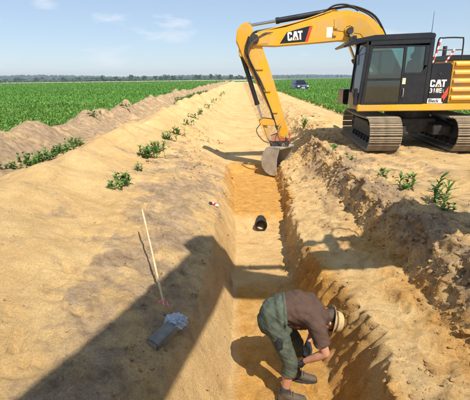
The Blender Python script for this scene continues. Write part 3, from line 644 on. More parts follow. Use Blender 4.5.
    for yy in (-.20, .165):
        MB().prism([TS(p) for p in ((4.30, .58), (4.34, .70), (4.22, .78), (3.78, .72), (3.72, .64), (3.78, .56))], yy, yy + .04).build('rocker_link', YELD, root, .012)
        MB().prism([TS(p) for p in ((4.15, .66), (4.28, .70), (4.06, .10), (3.94, .12))], yy * .7, yy * .7 + .04).build('bucket_link', YELD, root, .012)
    # --- coupler and bucket
    cp = MB().prism([TS(p) for p in ((4.10, .22), (4.02, .08), (3.42, .10), (3.40, .32), (3.62, .38), (3.94, .26))], -.15, .15).build('quick_coupler', COUP, root, .02)
    MB().prism([TS(p) for p in ((4.02, .08), (3.98, -.07), (3.46, -.06), (3.42, .10))], -.19, .19).build('coupler_frame', GREASE, cp, .02)
    for (xx, zz) in ((4.02, .18), (3.50, .24)): MB().cyl(S3(xx, -.21, zz), S3(xx, .21, zz), .05, n=14).build('coupler_pin', STEEL, cp, .006)
    pv = Vector(S3(3.72, 0, -.06)); Mk = Matrix.Translation(pv) @ Matrix.Rotation(bucket_yaw, 4, 'Z') @ Matrix.Rotation(-stick_out, 4, 'Y') @ Matrix.Scale(.80, 4) @ Matrix.Translation((-3.72, 0, .06))
    bw = .46
    side = [(3.98, -.10), (4.14, -.30), (4.22, -.55), (4.18, -.82), (4.02, -1.02), (3.80, -1.12), (3.50, -1.10), (3.36, -.98), (3.30, -.62), (3.30, -.20), (3.42, -.09)]
    # shell: bent plate of real thickness, open toward -x
    shell = [(3.34, -.08), (3.98, -.08), (4.14, -.29), (4.22, -.55), (4.18, -.82), (4.02, -1.02), (3.80, -1.12), (3.30, -1.14)]
    inn = []
    cx_, cz_ = 3.62, -.58
    for x_, z_ in shell: inn.append((cx_ + (x_ - cx_) * .93, cz_ + (z_ - cz_) * .93))
    bk = MB()
    for i in range(len(shell) - 1):
        bk.prism([shell[i], shell[i + 1], inn[i + 1], inn[i]], -bw, bw, M=Mk)
    bko = bk.build('bucket', STEEL, root, smooth=False)
    sidep = [(3.40, -.09)] + shell[1:-1] + [(3.42, -1.135), (3.52, -.9), (3.50, -.45)]
    for yy in (-bw - .03, bw): MB().prism(sidep, yy, yy + .03, M=Mk).build('side_plate', STEEL, bko, .006)
    MB().box(3.24, 3.40, -bw - .03, bw + .03, -1.165, -1.135, Mk).build('cutting_edge', STEEL, bko, .006)
    MB().box(3.36, 3.92, -bw - .03, bw + .03, -.082, -.045, Mk).build('top_plate', STEEL, bko, .006)
    for yy in (-.14, .10): MB().prism([(3.40, -.04), (3.98, -.04), (3.95, .10), (3.84, .16), (3.62, .02), (3.50, .08), (3.42, .06)], yy, yy + .04, M=Mk).build('bucket_ear', STEEL, bko, .006)

exc = empty('crawler_excavator', (4.87, 11.65, 0), math.pi)
tag(exc, 'yellow crawler excavator with black cab digging beside the sandy trench', 'excavator', 'excavators on the pipe trench')
make_excavator(exc, math.pi / 2 - R(4), bucket_yaw=R(-38))
# the machine behind the photographer: out of the frame, its boom and stick throw the big shadow in the foreground
exc2 = empty('crawler_excavator', (0.0, -3.15, 0), R(60)); exc2.scale = (1.08,) * 3
tag(exc2, 'second yellow excavator standing behind the photographer, its boom shadow on the left bank', 'excavator', 'excavators on the pipe trench')
make_excavator(exc2, R(30), boom_up=R(32), stick_out=R(54), detail=False, bk_=1.3, sk_=1.3)

# ------------------------------------------------------------------ pipe and small things on the banks
def mix_list(*a): return a
BLACKPIPE = plain('black_plastic_pipe', (0.016, 0.016, 0.018), 0.45, 0, 0.4, 8)
pipe = empty('drain_pipe', (.41, 7.72, -1.25)); tag(pipe, 'black corrugated drain pipe end poking out of the damp sand', 'pipe')
gz = ground_z(.41, 7.7) - .005 - (-1.25)
pth = []; rr = .125; L = 1.6; n = 32; k = int(L / .02)
mb = MB(); rings = []
for i in range(k + 1):
    y = .0 + L * i / k; ro = rr - (.010 if (i // 2) % 2 and i > 5 else 0) + (.008 if i < 5 else 0)
    rings.append((y, ro))
outer = [(ro * math.cos(2 * math.pi * j / n), y, ro * math.sin(2 * math.pi * j / n)) for y, ro in rings for j in range(n)]
inner = [(.105 * math.cos(2 * math.pi * j / n), y, .105 * math.sin(2 * math.pi * j / n)) for y in (0, L) for j in range(n)]
fo = [(i * n + j, i * n + (j + 1) % n, (i + 1) * n + (j + 1) % n, (i + 1) * n + j) for i in range(k) for j in range(n)]
b0 = (k + 1) * n
fi = [(b0 + (j + 1) % n, b0 + j, b0 + n + j, b0 + n + (j + 1) % n) for j in range(n)]
fe = [(j, b0 + j, b0 + (j + 1) % n, (j + 1) % n) for j in range(n)] + [(k * n + (j + 1) % n, b0 + n + (j + 1) % n, b0 + n + j, k * n + j) for j in range(n)]
mb.add(outer + inner, fo + fi + fe)
po = mb.build('pipe_wall', BLACKPIPE, pipe); po.location = (0, 0, gz + .128); po.rotation_euler = (R(-6), 0, R(-2))
MB().cyl((0, L - .03, 0), (0, L - .01, 0), .104, n=24).build('pipe_plug', BLACKPIPE, po)

WOOD = plain('pale_ash_wood', (0.62, 0.45, 0.24), 0.7, 0, 0.25, 9, .002, 60)
PINK = plain('pink_marking_paint', (0.80, 0.24, 0.22), 0.6, 0, 0.2, 20)
pole = empty('wooden_pole', (-.84, 3.55, ground_z(-.84, 3.55))); tag(pole, 'thin pale wooden pole leaning out of the left bank with pink paint at its foot', 'pole')
MB().tube(curve_pts([(.04, -.10, -.06), (0, 0, .0), (-.225, .58, .335), (-.46, 1.18, .645)], 5), [.0115 + .001 * math.sin(i) for i in range(15)] + [.010], 10).build('shaft', WOOD, pole)
pk = MB()
rs = random.Random(5)
for i in range(9):
    a = rs.uniform(0, 6.28); d = rs.uniform(.015, .06); r = rs.uniform(.018, .034); r *= .85; x, y = d * math.cos(a), d * math.sin(a); gzz = ground_z(-.84 + x, 3.55 + y) - pole.location.z
    pk.cyl((x, y, gzz - .02), (x + .006, y, gzz + r * .8), r, r * .35, 7)
pk.build('pink_painted_crumbs', PINK, pole)['kind'] = 'stuff'

GREYW = plain('weathered_grey_board', (0.20, 0.185, 0.15), 0.8, 0, 0.4, 7, .003, 40)
c0 = Vector((-.74, 3.02)); bz = ground_z(c0.x, c0.y)
blk = empty('wooden_block', (c0.x, c0.y, bz + .004), R(62)); tag(blk, 'weathered grey wooden block lying on the shaded left bank', 'block')
MB().box(-.165, .13, -.062, .066, 0, .088).build('beam', GREYW, blk, .009)
MB().box(-.1655, -.1652, -.05, .054, .012, .076).build('sawn_end', plain('sawn_end_grain', (.36, .32, .24), .85, 0, .3, 30), blk)
blk.rotation_euler = (R(14), R(-2), R(62))
def crumple(name, size, mat, seed, parent=None, loc=(0, 0, 0), res=44, amp=.42):
    rs = np.random.RandomState(seed); V = []; n = res
    for i in range(n + 1):
        for j in range(n): V.append((math.pi * i / n, 2 * math.pi * j / n))
    V = np.array(V); d = np.stack([np.sin(V[:, 0]) * np.cos(V[:, 1]), np.sin(V[:, 0]) * np.sin(V[:, 1]), np.cos(V[:, 0])], 1)
    q = 1 + amp * (np.abs(fbm(d[:, 0] * 2.1 + d[:, 2] * 1.3 + seed, d[:, 1] * 2.1 + d[:, 2] + seed * 3, 4, .6)) - .35) + .06 * fbm(d[:, 0] * 9 + d[:, 2] * 5, d[:, 1] * 9 + seed, 2)
    P = d * q[:, None] * np.array(size)
    P[:, 2] = np.maximum(P[:, 2], -size[2] * .35)
    f = [(i * n + j, (i + 1) * n + j, (i + 1) * n + (j + 1) % n, i * n + (j + 1) % n) for i in range(n) for j in range(n)]
    o = np_mesh(name, P, f, mat); o.location = loc
    if parent: o.parent = parent
    return o
CLOTH = plain('blue_grey_cloth', (0.42, 0.46, 0.50), 0.9, 0, 0.35, 30, .003, 120)
bx, by = -.655, 3.20
cl_ = crumple('cloth_rag', (.115, .10, .085), CLOTH, 4, loc=(bx, by, ground_z(bx, by) + .075)); tag(cl_, 'crumpled blue grey rag draped over the end of the wooden block', 'rag')
# litter on the left slope
lx, ly = -.52, 7.15
lz = ground_z(lx, ly)
lit = empty('drink_carton', (lx, ly, lz)); lit.scale = (.65,) * 3; tag(lit, 'small crumpled red and white carton lying on the left slope', 'litter')
crumple('red_face', (.075, .055, .06), plain('litter_red', (0.62, 0.05, 0.02), .4), 8, lit, (.0, 0, .03), 14)
crumple('white_face', (.06, .05, .05), plain('litter_white', (0.78, 0.78, 0.76), .4), 9, lit, (.05, -.045, .02), 14)
crumple('white_flap', (.045, .05, .04), MATS['litter_white'], 11, lit, (-.055, .05, .06), 14)
bc = crumple('glove_ball', (.04, .04, .035), RUBBER, 12, None, (lx - .09, ly - .03, ground_z(lx - .09, ly - .03) + .012), 14); tag(bc, 'small black crumpled glove next to the red and white carton', 'glove')

# ------------------------------------------------------------------ the worker in the trench
def blob(name, chains, voxel, mat, parent, smooth_it=6, wrinkle=0.0, wscale=14.0, seed=0, cut=None, lcut=()):
    """continuous surface grown round chains of (point, radius, scale) and fused by remeshing"""
    ico = bmesh.new(); bmesh.ops.create_icosphere(ico, subdivisions=2, radius=1.0)
    iv = np.array([v.co[:] for v in ico.verts]); ifc = np.array([[v.index for v in f.verts] for f in ico.faces]); ico.free()
    V = []; Fc = []; o = 0
    for ch in chains:
        for (p, r, s), (q, r2, s2) in zip(ch[:-1], ch[1:]):
            p, q = np.array(p), np.array(q); nn = max(2, int(np.linalg.norm(q - p) / (min(r, r2) * .3)) + 1)
            for t in np.linspace(0, 1, nn):
                V.append(iv * (r * (1 - t) + r2 * t) * (np.array(s) * (1 - t) + np.array(s2) * t) + p * (1 - t) + q * t); Fc.append(ifc + o); o += len(iv)
    ob = np_mesh('tmp_blob', np.concatenate(V), np.concatenate(Fc), mat)
    m = ob.modifiers.new('r', 'REMESH'); m.mode = 'VOXEL'; m.voxel_size = voxel
    m2 = ob.modifiers.new('s', 'SMOOTH'); m2.iterations = smooth_it; m2.factor = .5
    dg = bpy.context.evaluated_depsgraph_get(); me = bpy.data.meshes.new_from_object(ob.evaluated_get(dg)); bpy.data.objects.remove(ob)
    for co, no, rad in lcut:                       # local cut: open a sleeve without touching the rest
        bm = bmesh.new(); bm.from_mesh(me); co = Vector(co); no = Vector(no).normalized()
        g_ = [f for f in bm.faces if (f.calc_center_median() - co).length < rad]
        bmesh.ops.bisect_plane(bm, geom=list({e for f in g_ for e in f.edges}) + g_ + list({v for f in g_ for v in f.verts}), plane_co=co, plane_no=no)
        bmesh.ops.delete(bm, geom=[v for v in bm.verts if (v.co - co).length < rad and (v.co - co).dot(no) > 1e-4], context='VERTS')
        bm.to_mesh(me); bm.free()
    if cut:
        bm = bmesh.new(); bm.from_mesh(me)
        for co, no in cut:
            bmesh.ops.bisect_plane(bm, geom=bm.verts[:] + bm.edges[:] + bm.faces[:], plane_co=co, plane_no=no, clear_outer=True)
        bm.to_mesh(me); bm.free()
    if wrinkle:
        nv = len(me.vertices); co = np.empty(nv * 3, np.float32); me.vertices.foreach_get('co', co); co = co.reshape(-1, 3)
        no = np.empty(nv * 3, np.float32); me.vertex_normals.foreach_get('vector', no); no = no.reshape(-1, 3)
        fa_ = (co[:, 0] * .6 + co[:, 2] + co[:, 1] * .25) * wscale * 1.9; fb_ = (co[:, 0] - co[:, 2] * .6 + co[:, 1] * .5) * wscale * .55
        w = .7 * (.45 - np.abs(fbm(fa_ + seed, fb_, 3, .55))) * 2 * (.4 + .8 * np.clip(fbm(fb_ * .7 + 5, fa_ * .25 + seed, 2) + .3, 0, 1))
        co += no * (w * wrinkle)[:, None]; me.vertices.foreach_set('co', co.ravel()); me.update()
    me.materials.clear(); me.materials.append(mat); me.name = name
    me.polygons.foreach_set('use_smooth', np.full(len(me.polygons), True))
    o = bpy.data.objects.new(name, me); C.objects.link(o); o.parent = parent; return o
def skin_mat():
    m = plain('skin', (0.52, 0.25, 0.155), .55, 0, .12, 20, .001, 90); m.node_tree.nodes['Principled BSDF'].inputs['Subsurface Weight'].default_value = .08; return m
SKIN = skin_mat()
SHIRT = plain('brown_shirt', (0.100, 0.060, 0.042), .9, 0, .18, 9, .002, 180, .2)
TROU = plain('grey_green_work_trousers', (0.088, 0.100, 0.070), .9, 0, .42, 11, .002, 160, .2)
STRAW = plain('straw', (0.52, 0.36, 0.16), .8, 0, .25, 40, .003, 140)
BOOT = plain('dusty_boot_leather', (0.10, 0.075, 0.052), .75, 0, .35, 15, .002, 60)
SOLE = plain('boot_sole', (0.05, 0.045, 0.04), .8)
SOCK = plain('dark_sock', (0.045, 0.045, 0.05), .95)
GLOVE = plain('black_work_glove', (0.018, 0.018, 0.02), .8, 0, .4, 20)
PX, PY = .50, 3.30
FZ = ground_z(PX, PY) - .005
man = empty('person', (PX, PY, FZ)); tag(man, 'person in brown shirt, grey green work trousers and straw hat bending over in the trench', 'person')
def W(x, y, z): return (x - PX, y - PY, z + 1.25)
one = (1, 1, 1); tor = (1, 1.42, .92)
rank, rknee, rhip = W(.42, 3.14, -1.14), W(.47, 3.16, -.79), W(.32, 3.23, -.42)
lank, lknee, lhip = W(.57, 3.44, -1.14), W(.57, 3.46, -.79), W(.33, 3.49, -.42)
rsh, relb, rwri = W(.70, 3.15, -.35), W(.785, 3.055, -.60), W(.60, 3.14, -.76)
lsh, lelb, lwri = W(.70, 3.57, -.35), W(.82, 3.62, -.60), W(.70, 3.48, -.80)
head = Vector(W(.875, 3.40, -.475)); hu = Vector((.86, .05, -.42)).normalized(); hf = Vector((-.42, -.02, -.86)).normalized()   # head up and face directions
def H(u, f, s): return tuple(head + hu * u + hf * f + Vector((0, 1, 0)) * s)
def hand_chains(wri, hd, pn, grow=0.0):
    """palm, four curled fingers of unequal length and a thumb leaving the side of the palm"""
    wri = Vector(wri); hd = Vector(hd).normalized(); pn = Vector(pn).normalized(); sd = hd.cross(pn).normalized()
    ch = [[(tuple(wri), .026 + grow, one), (tuple(wri + hd * .03), .026 + grow, one)]]
    for i, (off, ln) in enumerate(((-.030, .070), (-.010, .080), (.010, .075), (.029, .058))):
        k0 = wri + hd * .025 + sd * off * .6; k1 = wri + hd * .088 + sd * off; r = .0145 + grow
        k2 = k1 + (hd * .85 + pn * .5).normalized() * ln * .45; k3 = k2 + (hd * .25 + pn * .95).normalized() * ln * .33; k4 = k3 + (hd * -.35 + pn * .93).normalized() * ln * .26
        ch.append([(tuple(k0), r, one), (tuple(k1), r, one)]); ch.append([(tuple(k1), .0098 + grow, one), (tuple(k2), .0092 + grow, one), (tuple(k3), .0086 + grow, one), (tuple(k4), .0078 + grow, one)])
    t0 = wri + hd * .028 - sd * .022; t1 = t0 - sd * .030 + hd * .025 + pn * .012; t2 = t1 + hd * .030 + pn * .014 - sd * .006; t3 = t2 + hd * .022 + pn * .016 + sd * .006
    ch.append([(tuple(t0), .016 + grow, one), (tuple(t1), .0125 + grow, one), (tuple(t2), .0108 + grow, one), (tuple(t3), .0092 + grow, one)])
    return ch
rhd = (Vector(rwri) - Vector(relb)).normalized() * .7 + Vector((-.1, .05, -.7)); lhd = (Vector(lwri) - Vector(lelb)).normalized() * .6 + Vector((0, -.05, -.8))
skin = [
    [(rank, .040, one), (W(.445, 3.15, -.96), .054, one), (W(.46, 3.155, -.88), .055, one), (rknee, .056, one), (rhip, .080, one)],
    [(lank, .040, one), (W(.575, 3.45, -.96), .054, one), (W(.572, 3.455, -.88), .055, one), (lknee, .056, one), (lhip, .080, one)],
    [(rank, .038, one), (W(.50, 3.13, -1.19), .036, one), (W(.57, 3.125, -1.205), .028, one)], [(lank, .038, one), (W(.65, 3.42, -1.19), .036, one), (W(.72, 3.41, -1.205), .028, one)],
    [(W(.32, 3.36, -.40), .118, (1, 1.3, 1)), (W(.50, 3.36, -.28), .112, tor), (W(.62, 3.36, -.29), .116, tor), (W(.74, 3.36, -.36), .095, tor), (W(.81, 3.36, -.42), .062, one), (tuple(head - hu * .05), .060, one)],
    [(W(.70, 3.24, -.34), .062, one), (rsh, .060, one), (relb, .043, one), (tuple(Vector(relb).lerp(Vector(rwri), .35)), .044, one), (rwri, .027, (1, 1, 1))],
    [(W(.70, 3.48, -.34), .062, one), (lsh, .060, one), (lelb, .043, one), (tuple(Vector(lelb).lerp(Vector(lwri), .35)), .044, one), (lwri, .027, one)],
    # skull, jaw, nose, brow, ears
    [(H(.035, -.012, 0), .094, (1.0, .82, 1.0)), (H(.0, .012, 0), .084, (1, .84, 1))], [(H(-.03, .03, 0), .066, (1, .85, 1)), (H(-.085, .062, 0), .036, (1, 1.1, 1))],
    [(H(.02, .092, 0), .010, one), (H(-.025, .112, 0), .014, one)], [(H(-.028, .104, -.012), .009, one), (H(-.028, .104, .012), .009, one)],
    [(H(.032, .088, -.03), .010, one), (H(.032, .088, .03), .010, one)], [(H(-.058, .094, -.018), .008, one), (H(-.058, .094, .018), .008, one)],
    [(H(.015, -.01, -.078), .017, (1, .4, 1)), (H(-.025, -.01, -.076), .013, (1, .4, 1))], [(H(.015, -.01, .078), .017, (1, .4, 1)), (H(-.025, -.01, .076), .013, (1, .4, 1))],
]
body = blob('body', skin + hand_chains(rwri, rhd, (-.4, .5, -.3)) + hand_chains(lwri, lhd, (-.4, -.5, -.3)), .007, SKIN, man, 4)
for s in (-1, 1):
    e = blob('eye', [[(H(.012, .084, .031 * s), .0105, one), (H(.012, .085, .031 * s), .0105, one)]], .003, plain('eye_white', (.7, .68, .64), .25) if s < 0 else MATS['eye_white'], body, 2)
hair = blob('hair', [[(H(.055, -.035, 0), .092, (1, .88, 1)), (H(.01, -.055, 0), .080, (1, .92, 1))], [(H(-.03, -.06, -.03), .045, one), (H(-.03, -.06, .03), .045, one)]], .008, plain('brown_hair', (.09, .06, .04), .8, 0, .4, 30, .003, 80), body, 3, .004, 40)
shirt = blob('shirt', [
    [(W(.36, 3.36, -.33), .120, (1, 1.3, .95)), (W(.45, 3.36, -.30), .144, (1, 1.36, 1.0)), (W(.56, 3.36, -.285), .158, (1, 1.36, 1.0)), (W(.67, 3.36, -.32), .148, (1, 1.40, .95)), (W(.76, 3.36, -.385), .105, (1, 1.4, .95)), (W(.81, 3.36, -.42), .078, one)],
    [(W(.66, 3.25, -.33), .10, one), (rsh, .094, one), (tuple(Vector(rsh).lerp(Vector(relb), .45)), .080, one), (tuple(Vector(rsh).lerp(Vector(relb), .72)), .078, one)],
    [(W(.66, 3.47, -.33), .10, one), (lsh, .094, one), (tuple(Vector(lsh).lerp(Vector(lelb), .45)), .080, one), (tuple(Vector(lsh).lerp(Vector(lelb), .72)), .078, one)],
    [(W(.48, 3.36, -.38), .13, (1, 1.2, 1)), (W(.60, 3.36, -.40), .12, (1, 1.3, 1))],
], .010, SHIRT, man, 3, .011, 7, 2, lcut=[(tuple(Vector(a_).lerp(Vector(b_), .70)), tuple(Vector(b_) - Vector(a_)), .125) for a_, b_ in ((rsh, relb), (lsh, lelb))])
shm = shirt.modifiers.new('thickness', 'SOLIDIFY'); shm.thickness = .006; shm.offset = -1
trous = blob('work_trousers', [
    [(W(.28, 3.36, -.44), .142, (.95, 1.30, 1.05)), (W(.33, 3.36, -.37), .160, (1.0, 1.30, 1.04)), (W(.37, 3.36, -.345), .172, (.55, 1.34, 1.02)), (W(.41, 3.36, -.335), .180, (.20, 1.34, 1.03))],
    [(W(.40, 3.36, -.42), .15, (.35, 1.3, 1)), (W(.46, 3.36, -.47), .13, (.3, 1.2, .7))],
    [(rhip, .108, one), (tuple(Vector(rhip).lerp(Vector(rknee), .5)), .092, one), (rknee, .078, one), (W(.452, 3.152, -.98), .078, one)],
    [(lhip, .108, one), (tuple(Vector(lhip).lerp(Vector(lknee), .5)), .092, one), (lknee, .078, one), (W(.578, 3.45, -.98), .078, one)],
], .009, TROU, man, 3, .011, 8, 5, cut=[(W(0, 0, -.915), (0, 0, -1))])
trm = trous.modifiers.new('thickness', 'SOLIDIFY'); trm.thickness = .006; trm.offset = -1
pou = crumple('belt_pouch', (.035, .030, .085), GLOVE, 21, trous, W(.345, 3.075, -.53), 18, .35)
for (ak, tx, ty, nm) in ((rank, .60, 3.12, 'r'), (lank, .76, 3.40, 'l')):
    a = Vector(ak); t = Vector(W(tx, ty, -1.205))
    b_ = blob('boot', [[(tuple(a + Vector((0, 0, .015))), .052, one), (tuple(a - Vector((.005, 0, .02))), .052, one), (tuple(Vector((a.x - .03, a.y, .050))), .048, one)],
                       [(tuple(a - Vector((0, 0, .02))), .050, one), (tuple(Vector((a.x * .5 + t.x * .5, a.y * .5 + t.y * .5, .055))), .048, (1, 1, .95)), (tuple(t), .042, (1, 1.05, .85))]], .007, BOOT, man, 4, .002, 22)
    sl = MB(); n = 20; ax = (t - a); ax.z = 0; ax.normalize(); sx = Vector((-ax.y, ax.x, 0)); h0 = Vector((a.x, a.y, 0)) - ax * .075; ln = (Vector((t.x, t.y, 0)) - h0).length + .045
    out = []
    for i in range(n):
        th = 2 * math.pi * i / n; u = (1 - math.cos(th)) / 2; wd = .040 + .010 * math.sin(u * 3); out.append(h0 + ax * (u * ln) + sx * math.sin(th) * wd)
    sl.add([(p.x, p.y, .0) for p in out] + [(p.x, p.y, .028) for p in out], [tuple(range(n - 1, -1, -1)), tuple(range(n, 2 * n))] + [(i, (i + 1) % n, (i + 1) % n + n, i + n) for i in range(n)])
    sl.build('sole', SOLE, b_, .004)
    blob('sock', [[(tuple(a + Vector((0, 0, .03))), .050, one), (tuple(a + Vector((.004, .002, .055))), .050, one)]], .007, SOCK, man, 2, .002, 30)
    for k in range(3):
        q = a.lerp(t, .18 + .14 * k) + Vector((0, 0, .045 - .012 * k)); MB().tube([q - sx * .034, q + Vector((0, 0, .012)), q + sx * .034], .004, 6).build('lace', SOCK, b_)
for w_, hd, pn in ((rwri, rhd, (-.4, .5, -.3)), (lwri, lhd, (-.4, -.5, -.3))):
    blob('glove', hand_chains(w_, hd, pn, .0035), .005, GLOVE, man, 3)
# straw hat: brim and crown turned about the head's axis
def lathe(profile, axis_o, axis_d, n=40):
    axis_o = Vector(axis_o); d = Vector(axis_d).normalized(); u = d.orthogonal().normalized(); w = d.cross(u); mb = MB(); vs = []
    for i, (r, h) in enumerate(profile):
        for j in range(n):
            a = 2 * math.pi * j / n; wav = .010 * math.sin(2 * a + .6) * (r > .14)
            vs.append(axis_o + d * (h + wav) + (u * math.cos(a) + w * math.sin(a)) * r)
    mb.add(vs, [(i * n + j, i * n + (j + 1) % n, (i + 1) * n + (j + 1) % n, (i + 1) * n + j) for i in range(len(profile) - 1) for j in range(n)]); return mb
ho = H(.030, -.012, 0); hd_ = hu + Vector((0, 0, .22))
hat = lathe([(.155, -.014), (.157, -.010), (.135, .000), (.112, .006), (.108, .03), (.104, .075), (.092, .100), (.06, .112), (.001, .114), (.001, .110), (.058, .108), (.090, .096), (.101, .075), (.105, .03), (.108, .002), (.135, -.005), (.155, -.014)], ho, hd_).build('straw_hat', STRAW, man)
lathe([(.1095, .012), (.1105, .013), (.1085, .038), (.1072, .038)], ho, hd_).build('hat_band', plain('hat_band', (.12, .07, .035), .8), hat)

# ------------------------------------------------------------------ weeds on the banks
def leaf_strip(V, Fc, base, yaw, pitch, L, w, droop, seg=3):
    o = len(V); dx, dy = math.cos(yaw), math.sin(yaw); p = Vector(base); a = pitch
    for i in range(seg + 1):
        t = i / seg; ww = w * (math.sin(math.pi * min(1, .12 + t * .9)) ** .8) * .5
        V.append((p.x - dy * ww, p.y + dx * ww, p.z)); V.append((p.x + dy * ww, p.y - dx * ww, p.z))
        p = p + Vector((dx * math.cos(a), dy * math.cos(a), math.sin(a))) * (L / seg); a -= droop / seg
    for i in range(seg): Fc.append((o + 2 * i, o + 2 * i + 1, o + 2 * i + 3, o + 2 * i + 2))
def weed(x, y, h, spread, nstem, nleaf, label, group, seed, lw=.045):
    rs = random.Random(seed); root = empty('weed_plant', (x, y, ground_z(x, y) - .01), rs.uniform(0, 6.28)); tag(root, label, 'weed', group)
    sm = MB(); V = []; Fc = []
    for s in range(nstem):
        bx, by = rs.gauss(0, spread * .45), rs.gauss(0, spread * .45); hh = h * rs.uniform(.55, 1.05); lx, ly = rs.uniform(-.25, .25), rs.uniform(-.25, .25)
        g0 = -.02
        pts = [(bx, by, g0), (bx + lx * hh * .3, by + ly * hh * .3, hh * .5), (bx + lx * hh * .8, by + ly * hh * .8, hh)]
        sm.tube(curve_pts(pts, 3), [.006, .0055, .005, .0045, .004, .003, .002], 5)
        for k in range(nleaf):
            t = rs.uniform(.08, 1); q = Vector(pts[0]).lerp(Vector(pts[1]), t * 2) if t < .5 else Vector(pts[1]).lerp(Vector(pts[2]), t * 2 - 1)
            leaf_strip(V, Fc, q, rs.uniform(0, 6.28), rs.uniform(.2, 1.1), h * rs.uniform(.38, .65) * (1.15 - .5 * t), lw * rs.uniform(.8, 1.3), rs.uniform(.5, 1.6))
    so = sm.build('stems', STEM, root); so['kind'] = 'stuff'
    fo_ = np_mesh('foliage', V, Fc, LEAF_W); fo_.parent = root; fo_['kind'] = 'stuff'
    return root
sd = 100
for (x, y, h, sp, ns_, nl, lab) in (
    (-2.30, 6.75, .20, .16, 9, 7, 'low leafy weed at the near end of the left bank weed row'),
    (-2.28, 7.15, .27, .2, 14, 8, 'bushy weed second from the near end of the left bank row'),
    (-2.22, 8.35, .22, .12, 5, 7, 'small weed in front of the big clump on the left bank'),
    (-2.42, 9.9, .34, .36, 26, 9, 'largest weed clump on the edge of the left bank'),
    (-2.38, 10.7, .30, .28, 18, 9, 'weed clump just behind the largest one on the left bank'),
    (-2.40, 12.6, .30, .26, 16, 8, 'medium weed clump farther along the left bank edge'),
    (-2.35, 14.2, .34, .24, 14, 8, 'upright weed farthest of the clear clumps on the left bank'),
    (2.72, 7.30, .22, .10, 4, 8, 'small low weed on top of the right bank nearest the track'),
    (2.88, 6.62, .32, .13, 5, 10, 'middle leafy weed on the crest of the right bank'),
    (2.80, 6.38, .18, .10, 4, 8, 'low weed beside the middle one on the right bank'),
    (3.00, 5.62, .46, .12, 5, 14, 'tallest upright weed on the right bank crest'),
    (2.97, 5.30, .16, .10, 4, 8, 'low weed at the foot of the tallest one on the right'),
    (3.05, 4.80, .16, .10, 4, 7, 'low weed at the right edge of the picture'),
    (2.55, 8.9, .22, .12, 5, 7, 'small weed on the right bank below the track'),
    (2.45, 10.2, .30, .14, 5, 8, 'weed on the right bank in front of the excavator track'),
    (2.35, 14.6, .50, .2, 8, 9, 'leafy weed on the right bank behind the bucket')):
    weed(x, y, h * .92, sp * .9, max(4, int(ns_ * .75)), nl, lab, 'weeds on the trench banks', sd); sd += 1
ORD = 'first second third fourth fifth sixth seventh eighth ninth tenth eleventh twelfth thirteenth fourteenth fifteenth sixteenth seventeenth eighteenth nineteenth twentieth'.split()
ORD += ['twenty-' + o for o in ORD[:9]] + ['thirtieth'] + ['thirty-' + o for o in ORD[:9]]
rs = random.Random(31); kk = 0
y = 8.2
while y < 11.6:
    weed(-4.85 + rs.uniform(-.22, .22), y, rs.uniform(.18, .30), .26, 9, 7, ORD[kk] + ' weed from the near end of the bushy row behind the sand heap', 'weeds in the furrow behind the sand heap', sd, .055); sd += 1; kk += 1; y += rs.uniform(.22, .50)
y = 29; kk = 0
while y < 52:
    weed(-4.75 + rs.uniform(-.3, .3), y, rs.uniform(.32, .5), .5, 11, 8, ORD[kk] + ' weed from the near end of the far green row below the topsoil ridge', 'weeds in the furrow behind the sand heap', sd, .08); sd += 1; kk += 1; y += rs.uniform(.7, 1.3)
for kk, (x, y) in enumerate(((-2.3, 17), (-2.3, 19.5), (-2.35, 22.5), (-2.3, 27), (-2.3, 33), (-2.3, 36), (-2.3, 46), (-2.3, 50), (-2.3, 53), (-5.9, 15.6), (-5.8, 19.5))):
    weed(x, y, .32, .2 + y * .006, 6, 7, ('small far weed on the left trench edge, ' + ORD[kk] + ' beyond the upright one') if kk < 9 else ('nearer' if kk == 9 else 'farther') + ' small weed growing on the topsoil ridge by the field', 'weeds in the distance', sd, .06); sd += 1

# ------------------------------------------------------------------ crop fields (too many plants to count)
def crop(name, label, xy, hts, rs):
    """each plant: a tuft of arching strap leaves"""
    N = len(xy); K, S = 9, 2
    tmpl = []
    for v in range(8):
        V = []; Fc = []; r_ = random.Random(v)
        for k in range(K): leaf_strip(V, Fc, (r_.uniform(-.07, .07), r_.uniform(-.07, .07), r_.uniform(.05, .35)), 2.4 * k + r_.uniform(-.4, .4), r_.uniform(.6, 1.25), r_.uniform(.55, .9), r_.uniform(.08, .14), r_.uniform(.8, 1.9), S)
        tmpl.append(np.array(V))
    Fc = np.array(Fc); nv = len(tmpl[0]); tm = np.stack(tmpl)[rs.randint(0, 8, N)]
    a = rs.rand(N) * 6.28; c, s = np.cos(a)[:, None], np.sin(a)[:, None]
    P = np.stack([(tm[:, :, 0] * c - tm[:, :, 1] * s) * hts[:, None] + xy[:, :1], (tm[:, :, 0] * s + tm[:, :, 1] * c) * hts[:, None] + xy[:, 1:2], tm[:, :, 2] * hts[:, None] * .95], -1).reshape(-1, 3)
    Q = (Fc[None] + (np.arange(N) * nv)[:, None, None]).reshape(-1, 4)
    return stuff(np_mesh(name, P, Q, LEAF_C, False), label, 'crop')
rs = np.random.RandomState(5)
